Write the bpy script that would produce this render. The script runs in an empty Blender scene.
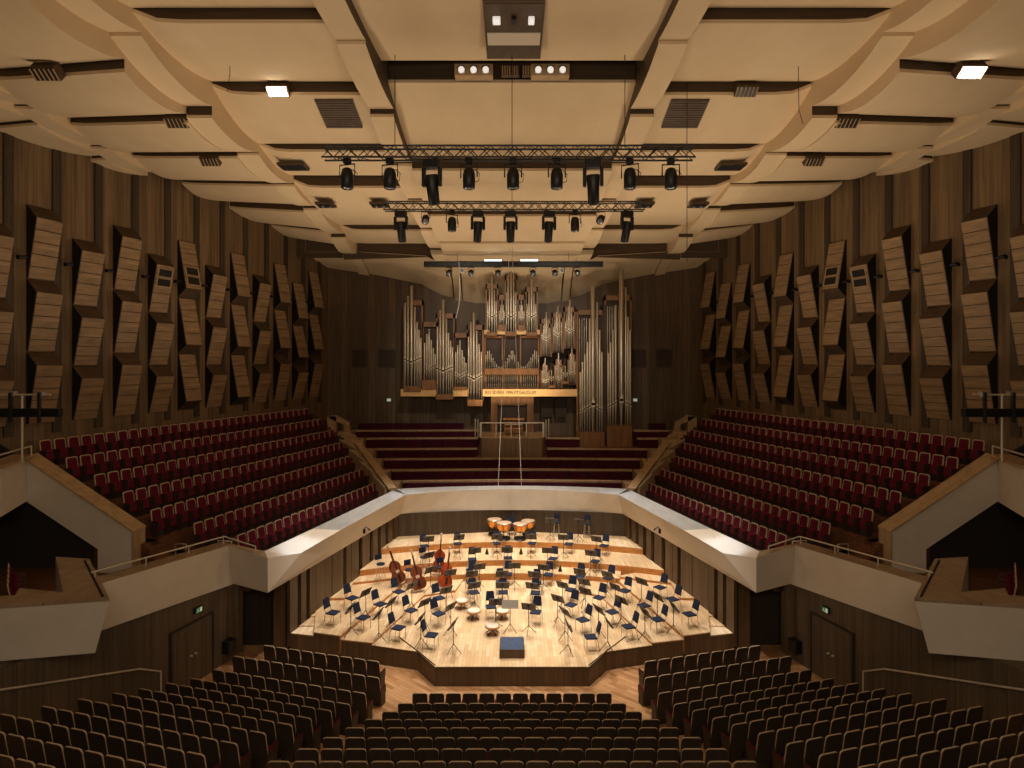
import bpy, bmesh, math, random
from mathutils import Vector, Matrix
random.seed(7)
C = bpy.context.scene.collection
S = bpy.context.scene
PI = math.pi
CAMZ = 10.8

# ------------------------------------------------------------------ camera, light, exposure
cd = bpy.data.cameras.new('camera'); cam = bpy.data.objects.new('camera', cd); C.objects.link(cam)
cam.location = (0, 0, CAMZ); cam.rotation_euler = (PI/2, 0, 0)
cd.sensor_width = 36; cd.lens = 600/1024*36; cd.shift_y = -22/1024; cd.clip_end = 200
S.camera = cam
S.view_settings.view_transform = 'Standard'; S.view_settings.look = 'None'
S.view_settings.gamma = 1; S.view_settings.use_curve_mapping = False
S.view_settings.exposure = 0.2
w = bpy.data.worlds.new('world'); S.world = w; w.use_nodes = True
w.node_tree.nodes['Background'].inputs[0].default_value = (1, .72, .45, 1)
w.node_tree.nodes['Background'].inputs[1].default_value = 0.02

def area(name, loc, target, size, power, col, sizey=None, spread=PI):
    l = bpy.data.lights.new(name, 'AREA'); l.energy = power; l.color = col; l.size = size
    l.spread = spread
    if sizey: l.shape = 'RECTANGLE'; l.size_y = sizey
    o = bpy.data.objects.new(name, l); C.objects.link(o); o.location = loc
    o.rotation_euler = (Vector(target)-Vector(loc)).to_track_quat('-Z', 'Y').to_euler()
    return o
def spot(name, loc, target, power, col, angle, blend=.6, radius=.25):
    l = bpy.data.lights.new(name, 'SPOT'); l.energy = power; l.color = col; l.spot_size = math.radians(angle)
    l.spot_blend = blend; l.shadow_soft_size = radius
    o = bpy.data.objects.new(name, l); C.objects.link(o); o.location = loc
    o.rotation_euler = (Vector(target)-Vector(loc)).to_track_quat('-Z', 'Y').to_euler()
    return o
WARM = (1, .81, .58); NEUT = (1, .91, .79); COOL = (.68, .82, 1)
# downlights in the ceiling slots over the stage
for x in (-2.4, 2.4):
    spot('stage_downlight', (x, 19.5, 19.4), (x*.9, 25.5, .6), 4200, NEUT, 62)
    spot('stage_downlight', (x*1.2, 28.1, 17.5), (x*1.3, 26.0, .8), 4400, NEUT, 58)
    spot('stage_downlight', (x, 32.6, 17.1), (x*.8, 29.0, 1.2), 3000, NEUT, 56)
# cooler spots on the edge of the side galleries
for s in (-1, 1):
    spot('gallery_edge_spot', (s*5.2, 27.2, 18.5), (s*7.9, 22.8, 3.7), 8000, COOL, 9, .7)
    spot('gallery_edge_spot', (s*3.0, 32.4, 17.0), (s*5.6, 31.2, 3.8), 3000, COOL, 12, .9)
# unseen fill lights, added: warm uplights for the ceiling, soft rear light
for s in (-1, 1):
    area('ceiling_fill_uplight', (s*7.4, 29.0, 7.5), (s*7.2, 27.5, 20), 5.0, 300, WARM, 1.5, 2.6)
    area('ceiling_fill_uplight', (s*9.5, 18.5, 7.5), (s*9.0, 18.5, 20), 5.0, 245, WARM, 1.5, 2.6)
    spot('organ_fill_spot', (s*3.2, 25.0, 16.5), (s*2.6, 40, 11.0), 1500, NEUT, 52, .8)  # unseen spots added to brighten the organ
area('organ_fill_uplight', (0, 38.2, 7.4), (0, 37.6, 20), 5.0, 170, WARM, .4, 2.6)  # unseen, added to lift the ceiling apron and the pipes from below
area('rear_fill_light', (0, 1.0, 13.0), (0, 22, 8.5), 14.0, 780, WARM, 3.0)  # soft general fill, added without a fixture

# ------------------------------------------------------------------ helpers
def lerp(a, b, t): return a+(b-a)*t
class MB:
    """collects shapes; build() links them as ONE mesh object"""
    def __init__(s): s.v = []; s.f = []; s.m = []; s.sm = []
    def add(s, vs, fs, mi=0, smooth=False):
        n = len(s.v); s.v += [tuple(p) for p in vs]
        for f in fs: s.f.append([i+n for i in f]); s.m.append(mi); s.sm.append(smooth)
        return s
    def box(s, x0, x1, y0, y1, z0, z1, mi=0):
        v = [(x, y, z) for z in (z0, z1) for (x, y) in ((x0, y0), (x1, y0), (x1, y1), (x0, y1))]
        return s.add(v, [(3, 2, 1, 0), (4, 5, 6, 7), (0, 1, 5, 4), (1, 2, 6, 5), (2, 3, 7, 6), (3, 0, 4, 7)], mi)
    def cbox(s, x0, x1, y0, y1, z0, z1, c=.01, mi=0):
        """box with chamfered edges"""
        vs = []; cx, cy, cz = (x0+x1)/2, (y0+y1)/2, (z0+z1)/2
        hx, hy, hz = (x1-x0)/2, (y1-y0)/2, (z1-z0)/2
        c = min(c, hx*.9, hy*.9, hz*.9)
        bm = bmesh.new(); bmesh.ops.create_cube(bm, size=2)
        for v in bm.verts: v.co = Vector((cx+v.co.x*hx, cy+v.co.y*hy, cz+v.co.z*hz))
        bmesh.ops.bevel(bm, geom=bm.edges[:], offset=c, segments=2, profile=.5, affect='EDGES')
        bm.verts.index_update()
        s.add([v.co for v in bm.verts], [[v.index for v in f.verts] for f in bm.faces], mi); bm.free(); return s
    def prism(s, poly, z0, z1, mi=0):
        """poly: list of (x,y) counter-clockwise; z0/z1 number or list per vertex"""
        n = len(poly)
        a = z0 if isinstance(z0, (list, tuple)) else [z0]*n
        b = z1 if isinstance(z1, (list, tuple)) else [z1]*n
        ar = sum(poly[i][0]*poly[(i+1) % n][1]-poly[(i+1) % n][0]*poly[i][1] for i in range(n))
        idx = list(range(n)) if ar > 0 else list(range(n))[::-1]
        p = [poly[i] for i in idx]; a = [a[i] for i in idx]; b = [b[i] for i in idx]
        v = [(p[i][0], p[i][1], a[i]) for i in range(n)]+[(p[i][0], p[i][1], b[i]) for i in range(n)]
        f = [list(range(n))[::-1], [n+i for i in range(n)]]+[(i, (i+1) % n, n+(i+1) % n, n+i) for i in range(n)]
        return s.add(v, f, mi)
    def extrude(s, prof, d, mi=0):
        """planar 3-D polygon swept along vector d"""
        n = len(prof); d = Vector(d); v = [Vector(p) for p in prof]+[Vector(p)+d for p in prof]
        return s.add(v, [list(range(n))[::-1], [n+i for i in range(n)]]+[(i, (i+1) % n, n+(i+1) % n, n+i) for i in range(n)], mi)
    def tube(s, pts, r, n=6, mi=0, cap=True, smooth=True):
        pts = [Vector(p) for p in pts]; rings = []; k = len(pts)
        rs = r if isinstance(r, (list, tuple)) else [r]*k
        for i, p in enumerate(pts):
            t = (pts[min(i+1, k-1)]-pts[max(i-1, 0)]).normalized()
            a = t.orthogonal().normalized() if abs(t.z) > .95 else t.cross(Vector((0, 0, 1))).normalized()
            if abs(t.z) > .95: a = Vector((1, 0, 0)); a = (a-t*a.dot(t)).normalized()
            b = t.cross(a)
            rings.append([p+(a*math.cos(2*PI*j/n)+b*math.sin(2*PI*j/n))*rs[i] for j in range(n)])
        v = [q for rg in rings for q in rg]; f = []
        for i in range(k-1):
            for j in range(n): f.append((i*n+j, i*n+(j+1) % n, (i+1)*n+(j+1) % n, (i+1)*n+j))
        s.add(v, f, mi, smooth)
        if cap:
            s.add(rings[0], [list(range(n))[::-1]], mi); s.add(rings[-1], [list(range(n))], mi)
        return s
    def lathe(s, prof, c=(0, 0, 0), n=16, mi=0, smooth=True):
        """prof: (r, z) from bottom to top"""
        v = []; f = []; k = len(prof)
        for r, z in prof:
            for j in range(n): v.append((c[0]+r*math.cos(2*PI*j/n), c[1]+r*math.sin(2*PI*j/n), c[2]+z))
        for i in range(k-1):
            for j in range(n): f.append((i*n+j, i*n+(j+1) % n, (i+1)*n+(j+1) % n, (i+1)*n+j))
        s.add(v, f, mi, smooth)
        s.add(v[:n], [list(range(n))[::-1]], mi); s.add(v[-n:], [list(range(n))], mi)
        return s
    def merge(s, o, M):
        n = len(s.v); s.v += [tuple(M @ Vector(p)) for p in o.v]
        for f, m, q in zip(o.f, o.m, o.sm): s.f.append([i+n for i in f]); s.m.append(m); s.sm.append(q)
        return s
    def rot(s, rz, loc=(0, 0, 0)):
        M = Matrix.Translation(loc) @ Matrix.Rotation(rz, 4, 'Z'); s.v = [tuple(M @ Vector(p)) for p in s.v]; return s
    def xf(s, M): s.v = [tuple(M @ Vector(p)) for p in s.v]; return s
    def mesh(s, name, mats):
        me = bpy.data.meshes.new(name); me.from_pydata(s.v, [], s.f)
        for m in (mats if isinstance(mats, (list, tuple)) else [mats]): me.materials.append(m)
        me.polygons.foreach_set('material_index', s.m); me.polygons.foreach_set('use_smooth', s.sm)
        me.update(); return me
    def build(s, name, mats, parent=None):
        o = bpy.data.objects.new(name, s.mesh(name, mats)); C.objects.link(o)
        if parent: o.parent = parent
        return o
def tag(o, label=None, cat=None, group=None, kind=None):
    if label: o['label'] = label
    if cat: o['category'] = cat
    if group: o['group'] = group
    if kind: o['kind'] = kind
    return o
def thing(name, label, cat, loc=(0, 0, 0), rz=0, group=None):
    o = bpy.data.objects.new(name, None); C.objects.link(o); o.location = loc; o.rotation_euler = (0, 0, rz)
    o.empty_display_size = .1
    return tag(o, label, cat, group)
def struct(o): o['kind'] = 'structure'; return o
KIDS = {}
def kids(o):
    return [c for c in C.objects if c.parent == o]
def dup(root, loc, rz, label=None, group=None):
    r = root.copy(); C.objects.link(r); r.location = loc; r.rotation_euler = (0, 0, rz)
    if label: r['label'] = label
    if group: r['group'] = group
    if root.name not in KIDS: KIDS[root.name] = [(k, [g for g in k.children]) for k in root.children]
    for k, gs in KIDS[root.name]:
        c = k.copy(); C.objects.link(c); c.parent = r
        for g in gs:
            d = g.copy(); C.objects.link(d); d.parent = c
    return r
def face(dx, dy): return math.atan2(-dx, dy)        # turn that carries +Y onto (dx,dy)
ONES = ['', 'first', 'second', 'third', 'fourth', 'fifth', 'sixth', 'seventh', 'eighth', 'ninth', 'tenth', 'eleventh', 'twelfth',
        'thirteenth', 'fourteenth', 'fifteenth', 'sixteenth', 'seventeenth', 'eighteenth', 'nineteenth']
def nth(i):
    if i < 20: return ONES[i]
    if i == 20: return 'twentieth'
    if i == 30: return 'thirtieth'
    return ('twenty-' if i < 30 else 'thirty-')+ONES[i % 10]
SIDE = {-1: 'left', 1: 'right'}

# ------------------------------------------------------------------ materials
def lin(r, g, b):
    f = lambda c: (c/255/12.92 if c/255 <= .04045 else ((c/255+.055)/1.055)**2.4)
    return (f(r), f(g), f(b), 1)
def mat(name, col, rough=.5, metal=0, spec=.5):
    m = bpy.data.materials.new(name); m.use_nodes = True; b = m.node_tree.nodes['Principled BSDF']
    b.inputs['Base Color'].default_value = col; b.inputs['Roughness'].default_value = rough; b.inputs['Metallic'].default_value = metal
    b.inputs['Specular IOR Level'].default_value = spec
    return m
def wood(name, c1, c2, scale=(9, 9, .5), rough=.5, board=None, boardaxis='Y', boardvar=.35, seam=0, spec=.4):
    """grain noise; board = width of boards along an axis, with a tone for each board and optional dark seam"""
    m = mat(name, c1, rough, 0, spec); nt = m.node_tree; N = nt.nodes; L = nt.links; b = N['Principled BSDF']
    tc = N.new('ShaderNodeTexCoord'); mp = N.new('ShaderNodeMapping'); mp.inputs['Scale'].default_value = scale
    L.new(tc.outputs['Object'], mp.inputs['Vector'])
    no = N.new('ShaderNodeTexNoise'); no.inputs['Scale'].default_value = 1.0; no.inputs['Detail'].default_value = 5; no.inputs['Roughness'].default_value = .65
    L.new(mp.outputs['Vector'], no.inputs['Vector'])
    cr = N.new('ShaderNodeValToRGB'); cr.color_ramp.elements[0].position = .32; cr.color_ramp.elements[1].position = .70
    cr.color_ramp.elements[0].color = c2; cr.color_ramp.elements[1].color = c1
    L.new(no.outputs['Fac'], cr.inputs['Fac']); out = cr.outputs['Color']
    if board:
        sx = N.new('ShaderNodeSeparateXYZ'); L.new(tc.outputs['Object'], sx.inputs[0])
        dv = N.new('ShaderNodeMath'); dv.operation = 'DIVIDE'; dv.inputs[1].default_value = board; L.new(sx.outputs[boardaxis], dv.inputs[0])
        fl = N.new('ShaderNodeMath'); fl.operation = 'FLOOR'; L.new(dv.outputs[0], fl.inputs[0])
        wn = N.new('ShaderNodeTexWhiteNoise'); wn.noise_dimensions = '1D'; L.new(fl.outputs[0], wn.inputs['W'])
        mr = N.new('ShaderNodeMapRange'); mr.inputs['To Min'].default_value = 1-boardvar; mr.inputs['To Max'].default_value = 1+boardvar*.5
        L.new(wn.outputs['Value'], mr.inputs['Value']); val = mr.outputs[0]
        if seam:
            fr = N.new('ShaderNodeMath'); fr.operation = 'FRACT'; L.new(dv.outputs[0], fr.inputs[0])
            gt = N.new('ShaderNodeMath'); gt.operation = 'GREATER_THAN'; gt.inputs[1].default_value = seam; L.new(fr.outputs[0], gt.inputs[0])
            m2 = N.new('ShaderNodeMapRange'); m2.inputs['To Min'].default_value = .35; L.new(gt.outputs[0], m2.inputs['Value'])
            mm = N.new('ShaderNodeMath'); mm.operation = 'MULTIPLY'; L.new(val, mm.inputs[0]); L.new(m2.outputs[0], mm.inputs[1]); val = mm.outputs[0]
        vm = N.new('ShaderNodeVectorMath'); vm.operation = 'SCALE'; L.new(out, vm.inputs[0]); L.new(val, vm.inputs['Scale']); out = vm.outputs[0]
    L.new(out, b.inputs['Base Color'])
    return m
def plaster(name, c1, c2, scale=.6, rough=.8):
    return wood(name, c1, c2, (scale, scale*.5, scale), rough, spec=.2)
def parquet(name, c1, c2, bw, bl, rough=.35, angle=0, mortar=.55):
    m = mat(name, c1, rough, 0, .35); nt = m.node_tree; N = nt.nodes; L = nt.links; b = N['Principled BSDF']
    tc = N.new('ShaderNodeTexCoord'); mp = N.new('ShaderNodeMapping'); mp.inputs['Rotation'].default_value = (0, 0, angle)
    L.new(tc.outputs['Object'], mp.inputs['Vector'])
    br = N.new('ShaderNodeTexBrick'); br.inputs['Scale'].default_value = 1; br.inputs['Brick Width'].default_value = bl; br.inputs['Row Height'].default_value = bw
    br.inputs['Mortar Size'].default_value = .004; br.inputs['Bias'].default_value = 0
    br.inputs['Color1'].default_value = c1; br.inputs['Color2'].default_value = c2
    br.inputs['Mortar'].default_value = tuple(c*mortar for c in c2[:3])+(1,)
    L.new(mp.outputs[0], br.inputs['Vector'])
    no = N.new('ShaderNodeTexNoise'); no.inputs['Scale'].default_value = .7; no.inputs['Detail'].default_value = 4; L.new(mp.outputs[0], no.inputs['Vector'])
    mr = N.new('ShaderNodeMapRange'); mr.inputs['From Min'].default_value = .3; mr.inputs['From Max'].default_value = .7; mr.inputs['To Min'].default_value = .82; mr.inputs['To Max'].default_value = 1.12
    L.new(no.outputs['Fac'], mr.inputs['Value'])
    vm = N.new('ShaderNodeVectorMath'); vm.operation = 'SCALE'; L.new(br.outputs['Color'], vm.inputs[0]); L.new(mr.outputs[0], vm.inputs['Scale'])
    L.new(vm.outputs[0], b.inputs['Base Color'])
    return m
def emit(name, col, strength):
    m = mat(name, col, .4); b = m.node_tree.nodes['Principled BSDF']
    b.inputs['Emission Color'].default_value = col; b.inputs['Emission Strength'].default_value = strength
    return m
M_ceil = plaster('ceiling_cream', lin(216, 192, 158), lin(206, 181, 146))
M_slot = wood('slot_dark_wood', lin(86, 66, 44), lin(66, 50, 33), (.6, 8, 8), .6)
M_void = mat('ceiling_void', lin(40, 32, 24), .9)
M_wall = wood('wall_wood', lin(134, 107, 76), lin(96, 76, 53), (7, 7, .3), .5, .4, 'Y', .22, .03)
M_pil = wood('pilaster_wood', lin(80, 64, 46), lin(54, 43, 31), (9, 9, .3), .55, .11, 'Y', .2, .08)
M_wallx = wood('rear_wall_wood', lin(120, 96, 68), lin(84, 66, 46), (7, 7, .35), .5, .48, 'X', .3, .03)
M_low = wood('low_wall_wood', lin(112, 94, 72), lin(82, 68, 52), (9, 9, .3), .45, .62, 'Y', .2, .02)
M_stageback = wood('stage_back_wood', lin(80, 63, 44), lin(58, 45, 31), (9, 9, .4), .5, .14, 'X', .2, .06)
M_recess = wood('recess_wood', lin(64, 54, 42), lin(46, 38, 30), (9, 9, .3), .5, .4, 'X', .2, .03)
M_console = wood('console_wood', lin(146, 115, 78), lin(114, 88, 58), (9, 9, .4), .45, .16, 'X', .15, .04)
M_stagewall = wood('stage_wall_wood', lin(104, 80, 55), lin(74, 56, 38), (9, 9, .4), .45, .14, 'X', .2, .06)
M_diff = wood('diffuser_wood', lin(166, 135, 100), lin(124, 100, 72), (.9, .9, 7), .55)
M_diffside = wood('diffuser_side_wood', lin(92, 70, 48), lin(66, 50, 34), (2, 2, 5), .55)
M_white = plaster('parapet_plaster', lin(214, 202, 186), lin(202, 189, 172), .8, .55)
M_ledge = wood('ledge_wood', lin(172, 147, 117), lin(142, 118, 91), (5, 1.2, 5), .35, .4, 'Y', .12, .02)
M_greyledge = wood('grey_ledge', lin(172, 170, 167), lin(152, 149, 146), (5, 1.2, 5), .3)
M_pale = wood('pale_wood', lin(190, 160, 122), lin(160, 130, 95), (4, 4, .6), .4)
M_stage = parquet('stage_parquet', lin(226, 198, 160), lin(204, 170, 128), .13, .9, .3, PI/2)
M_riser = wood('stage_riser_wood', lin(206, 142, 74), lin(170, 108, 52), (3, 3, 9), .4, .8, 'X', .12, .012)
M_front = wood('stage_front_wood', lin(104, 82, 58), lin(76, 59, 42), (9, 9, .4), .4, .5, 'X', .15, .02)
M_floor = parquet('stalls_parquet', lin(196, 152, 108), lin(158, 112, 74), .14, .7, .3, math.radians(40))
M_step = wood('tier_wood', lin(120, 78, 50), lin(84, 53, 34), (2, 6, 6), .45)
M_red = wood('red_velvet', lin(104, 23, 41), lin(75, 15, 30), (6, 6, 6), .85, spec=.15)
M_plum = wood('plum_velvet', lin(82, 24, 40), lin(58, 16, 29), (6, 6, 6), .85, spec=.15)
M_seatback = wood('seat_back_veneer', lin(60, 50, 40), lin(43, 36, 29), (6, 6, 1.5), .45)
M_seatframe = wood('seat_frame_wood', lin(196, 174, 144), lin(168, 146, 118), (4, 4, 4), .38)
M_steel = mat('chrome_steel', lin(190, 188, 184), .28, 1)
M_black = mat('black_metal', lin(28, 27, 27), .45, .3)
M_darkgrey = mat('dark_grey_metal', lin(62, 60, 58), .4, .6)
M_blue = wood('blue_fabric', lin(38, 45, 68), lin(28, 33, 50), (20, 20, 20), .85, spec=.2)
M_stand = mat('stand_desk', lin(70, 64, 58), .5, .4)
M_standlight = mat('grey_desk', lin(150, 142, 130), .5, .3)
M_pipe = wood('tin_pipe', lin(208, 194, 172), lin(170, 155, 132), (30, 30, .4), .36); M_pipe.node_tree.nodes['Principled BSDF'].inputs['Metallic'].default_value = .75
M_mouth = mat('pipe_mouth', lin(236, 220, 190), .4, .25)  # light from the stage below is put into this brighter colour
M_mouthd = mat('pipe_mouth_slot', lin(30, 24, 18), .7)
M_organ = wood('organ_case_wood', lin(150, 104, 58), lin(112, 74, 40), (4, 4, .7), .45)
M_organd = wood('organ_case_dark', lin(70, 50, 34), lin(48, 34, 24), (4, 4, .7), .55)
M_gild = wood('organ_shelf_wood', lin(238, 196, 132), lin(222, 176, 112), (.8, 4, 4), .4)
M_rail = mat('rail_steel', lin(206, 192, 172), .4, .2)
M_cable = mat('pale_cable', lin(206, 200, 190), .5)
M_lamp = emit('lamp_glass', (1, .90, .72, 1), 14)
M_lampcool = emit('lamp_glass_cool', (.85, .92, 1, 1), 9)
M_lampglow = emit('lamp_reflector', (.95, .93, .9, 1), .45)
M_lampoff = mat('lens_glass', lin(120, 124, 132), .08, .6)
M_green = emit('exit_green', lin(50, 140, 85), .08)
M_ltgreen = emit('exit_white', lin(215, 230, 205), .25)
M_drum = mat('copper_kettle', lin(226, 150, 66), .3, .75)
M_skin = mat('drum_head', lin(176, 150, 122), .5)
M_basswood = wood('varnished_red_wood', lin(170, 74, 34), lin(116, 42, 20), (4, 4, .8), .25)
M_bassdark = wood('varnished_dark_wood', lin(128, 66, 38), lin(84, 40, 24), (4, 4, .8), .25)
M_podium = wood('podium_carpet', lin(66, 80, 106), lin(50, 62, 86), (12, 12, 12), .9)
M_text = mat('motto_letters', lin(70, 52, 34), .6)

# ------------------------------------------------------------------ hall geometry
def xw(Y): return 12.9+.298*(42-Y)             # half width of the hall at the upper wall
AX = Vector((-.2856, -.9583)); NX = Vector((.9583, -.2856))     # left wall: along it (towards the rear) and inward
def WP(sd, s, d):                                # point s along the side wall from the organ corner, d inward
    p = Vector((-12.9, 42))+AX*s+NX*d
    return (p.x*-sd, p.y)                         # sd=-1 is left
for sd in (-1, 1):
    a = WP(sd, 0, 0); b = WP(sd, 34, 0); c = WP(sd, 34, -.4); d = WP(sd, 0, -.4)
    o = struct(MB().prism([a, b, c, d], -.5, 21.6).build('wall_'+SIDE[sd], M_wall))
    # narrow pilaster strips that divide the wall into bays
    pm = MB()
    for k in range(-1, 14):
        s0 = (1.1+1.70*k)*1.0435-.3
        pm.prism([WP(sd, s0, -.05), WP(sd, s0+.34, -.05), WP(sd, s0+.34, .07), WP(sd, s0, .07)], 8.0, 20.6)
    pm.build('pilaster_strips', M_pil, o)
MB().box(-13.2, 13.2, 42, 42.4, -.5, 21.6).build('wall_back', M_wallx)['kind'] = 'structure'

# ceiling: curved panels and beams in steps, a dark void above
ceil = bpy.data.objects.new('ceiling', None); C.objects.link(ceil); struct(ceil)
MB().box(-24, 24, 2, 43, 21.5, 21.8).build('void_slab', M_void, ceil)
def ceil_panel(name, xin, xout, A, B, bow, skew, dz_out, sgn, nu=8, nv=8, skirt=1.5, lift=0):
    """A,B: (Y, z) of the leading and the trailing edge at the inner side; skew: extra Y per metre outwards"""
    mb = MB(); vs = []; low = []
    for i in range(nu+1):
        for j in range(nv+1):
            u, v = i/nu, j/nv
            # Y line first (skewed), then the outward limit on that line
            x0 = xin; Y = lerp(A[0], B[0], v)
            x1 = xout
            for _ in range(4):
                Yo = Y+skew*(x1-x0); x1 = min(xout, xw(Yo)-.02) if xout > 12 else xout
            x = lerp(x0, x1, u); y = Y+skew*(x-x0)
            z = lerp(A[1], B[1], v)+dz_out*u-bow*4*v*(1-v)+lift*max(0, (u-.8)/.2)**2*(1-v)
            low.append((sgn*x, y, z))
    top = [(p[0], p[1], p[2]+.1) for p in low]
    ix = lambda i, j: i*(nv+1)+j
    n = len(low)
    F = []
    for i in range(nu):
        for j in range(nv):
            q = [ix(i, j), ix(i+1, j), ix(i+1, j+1), ix(i, j+1)]
            if sgn > 0: q = q[::-1]
            F.append(q); F.append([k+n for k in q[::-1]])
    mb.add(low+top, F, 0, True)
    # side skirts up to the frame
    for i in (0, nu):
        pts = [low[ix(i, j)] for j in range(nv+1)]
        v = pts+[(p[0], p[1], p[2]+skirt) for p in pts]
        mb.add(v, [(j, j+1, nv+2+j, nv+1+j) for j in range(nv)], 1 if xin == 4.0 or (xin == 10.0 and False) else 0)  # innermost beam: dark skirt colour stands in for shade on its sides
    for j in (0, nv):
        pts = [low[ix(i, j)] for i in range(nu+1)]
        v = pts+[(p[0], p[1], p[2]+.1) for p in pts]
        mb.add(v, [(i, i+1, nu+2+i, nu+1+i) for i in range(nu)])
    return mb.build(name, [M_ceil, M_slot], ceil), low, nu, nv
def strip(name, xin, xout, lines, bow, skew=0, dz=0, lift=0, nu=8):
    for sgn in ((-1, 1) if xin >= 0 else (1,)):
        for (A, B) in zip(lines, lines[1:]):
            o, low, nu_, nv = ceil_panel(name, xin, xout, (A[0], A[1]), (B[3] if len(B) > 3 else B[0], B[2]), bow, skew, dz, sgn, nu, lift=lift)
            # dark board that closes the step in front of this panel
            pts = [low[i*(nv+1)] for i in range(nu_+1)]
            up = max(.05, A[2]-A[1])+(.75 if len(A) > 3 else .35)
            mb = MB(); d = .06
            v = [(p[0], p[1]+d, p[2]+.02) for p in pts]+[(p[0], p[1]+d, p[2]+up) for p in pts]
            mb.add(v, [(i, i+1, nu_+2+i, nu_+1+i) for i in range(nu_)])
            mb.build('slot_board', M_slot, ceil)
strip('centre_panel', -4.0, 4.0, [(4.5, 20.0, 20.4), (11.5, 19.85, 20.3), (19.4, 19.83, 20.02, 18.35), (24.0, 18.45, 18.95), (28.4, 17.7, 17.95), (33, 17.3, 17.42), (38.6, 17.2, 17.2)], .12)
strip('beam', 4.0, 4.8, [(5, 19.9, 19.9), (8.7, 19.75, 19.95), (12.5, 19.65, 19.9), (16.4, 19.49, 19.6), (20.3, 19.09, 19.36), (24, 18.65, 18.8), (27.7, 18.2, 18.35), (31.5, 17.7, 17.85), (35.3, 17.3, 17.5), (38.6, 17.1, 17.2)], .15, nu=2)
strip('bay_panel', 4.8, 10.0, [(4.5, 20, 20), (8.3, 19.9, 20.2), (12.2, 19.85, 20.1), (15.8, 19.72, 20.12), (20, 19.7, 20.15), (23.7, 19.1, 19.42), (27.5, 18.78, 19.36), (35, 18.44, 18.8), (38.8, 17.9, 18.5)], .28, lift=.3)
strip('beam', 10.0, 10.85, [(5, 19.8, 19.9), (8.7, 19.75, 19.85), (12.4, 19.7, 19.8), (16.2, 19.6, 19.7), (20, 18.93, 19.33), (23.7, 18.97, 19.1), (27.5, 18.85, 19.0), (31.2, 18.7, 18.95), (36, 18.2, 18.5), (39, 17.6, 17.9)], .30, nu=2)
strip('side_panel', 10.85, 16.2, [(5.8, 19.1, 19.3), (9.5, 19.0, 19.3), (13, 18.95, 19.3), (16.8, 18.92, 19.28), (20.1, 18.8, 19.12), (23.7, 18.84, 19.12), (27.5, 18.85, 19.1), (31.3, 18.6, 19.05), (35, 18.35, 18.6), (38, 17.9, 18.3)], .30, .36, .65, lift=.05)
strip('beam', 16.2, 17.0, [(9, 19.6, 19.7), (12.5, 19.55, 19.7), (16.5, 19.5, 19.65), (20.5, 19.45, 19.6), (24.2, 19.4, 19.55), (27.5, 19.4, 19.5)], .18, nu=2)
strip('edge_panel', 17.0, 24.0, [(10, 19.4, 19.6), (14, 19.35, 19.55), (17.8, 19.3, 19.55), (21.5, 19.3, 19.5), (25.2, 19.3, 19.5), (28, 19.3, 19.5)], .15, .2, 0)
# the ceiling bends down to the organ wall
def zend(ax):
    P = [(0, 14.85), (2.8, 14.9), (5.3, 15.6), (6.0, 16.15), (9, 16.8), (12.9, 17.4), (14, 17.4)]
    for (a, za), (b, zb) in zip(P, P[1:]):
        if a <= ax <= b: return lerp(za, zb, (ax-a)/(b-a))
def zst(ax): return 17.25 if ax < 4.9 else lerp(17.6, 17.9, min(1, (ax-4.9)/5))
for (xa, xb) in ((-13.3, -10.85), (-10.75, -10.0), (-9.95, -4.1), (-4.0, -3.5), (-3.4, 3.4), (3.5, 4.0), (4.1, 9.95), (10.0, 10.75), (10.85, 13.3)):
    mb = MB(); nu, nv = 8, 10; vs = []
    bm_ = abs(xb-xa) < 1
    for i in range(nu+1):
        for j in range(nv+1):
            x = lerp(xa, xb, i/nu); v = j/nv; ax = abs(x)
            z = zst(ax)+(zend(ax)-zst(ax))*(v**1.7)-(.12 if bm_ else 0)
            vs.append((x, lerp(38.6, 42.02, v), z))
    F = [(i*(nv+1)+j, i*(nv+1)+j+1, (i+1)*(nv+1)+j+1, (i+1)*(nv+1)+j) for i in range(nu) for j in range(nv)]
    mb.add(vs, F, 0, True)
    for i in (0, nu):
        p = vs[i*(nv+1):(i+1)*(nv+1)]; mb.add(p+[(q[0], q[1], q[2]+.7) for q in p], [(j, j+1, nv+2+j, nv+1+j) for j in range(nv)])
    mb.build('apron_panel', M_ceil, ceil)

for s in (-1, 1):
    MB().add([(s*4.0, 38.7, 17.6), (s*10.85, 38.7, 17.4), (s*10.85, 38.7, 19.4), (s*4.0, 38.7, 19.4)], [(0, 1, 2, 3)]).build('slot_board', M_slot, ceil)
for s in (-1, 1):
    MB().add([(s*10.85, 38.64, 17.5), (s*13.85, 38.64, 17.5), (s*13.85, 38.64, 19.6), (s*10.85, 38.64, 19.6)], [(0, 1, 2, 3)]).build('slot_board', M_slot, ceil)
# ------------------------------------------------------------------ stalls floor
SROWS = [(4.58, 19.77, .95, 9), (4.35, 18.76, .95, 11), (4.54, 17.79, 1.0, 11), (4.75, 16.87, 1.2, 11), (5.03, 16.05, 1.5, 11), (5.28, 15.2, 1.8, 11),
         (5.47, 14.40, 2.12, 11), (5.75, 13.54, 2.45, 11), (6.0, 12.70, 2.75, 11), (6.27, 11.88, 3.05, 11), (6.55, 11.07, 3.35, 11), (6.82, 10.25, 3.65, 11)]
CROWS = [(17.8, .97, 12), (16.85, 1.21, 13), (15.95, 1.5, 14), (15.05, 1.83, 15), (14.2, 2.14, 16), (13.3, 2.47, 17), (12.4, 2.8, 18), (11.5, 3.14, 19)]
SEATH = .98; PITCH = .497; A15 = math.radians(15)
fl = struct(MB().box(-16, 16, 3, 31, -.4, 0).build('floor', M_floor))
tm = MB()
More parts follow.
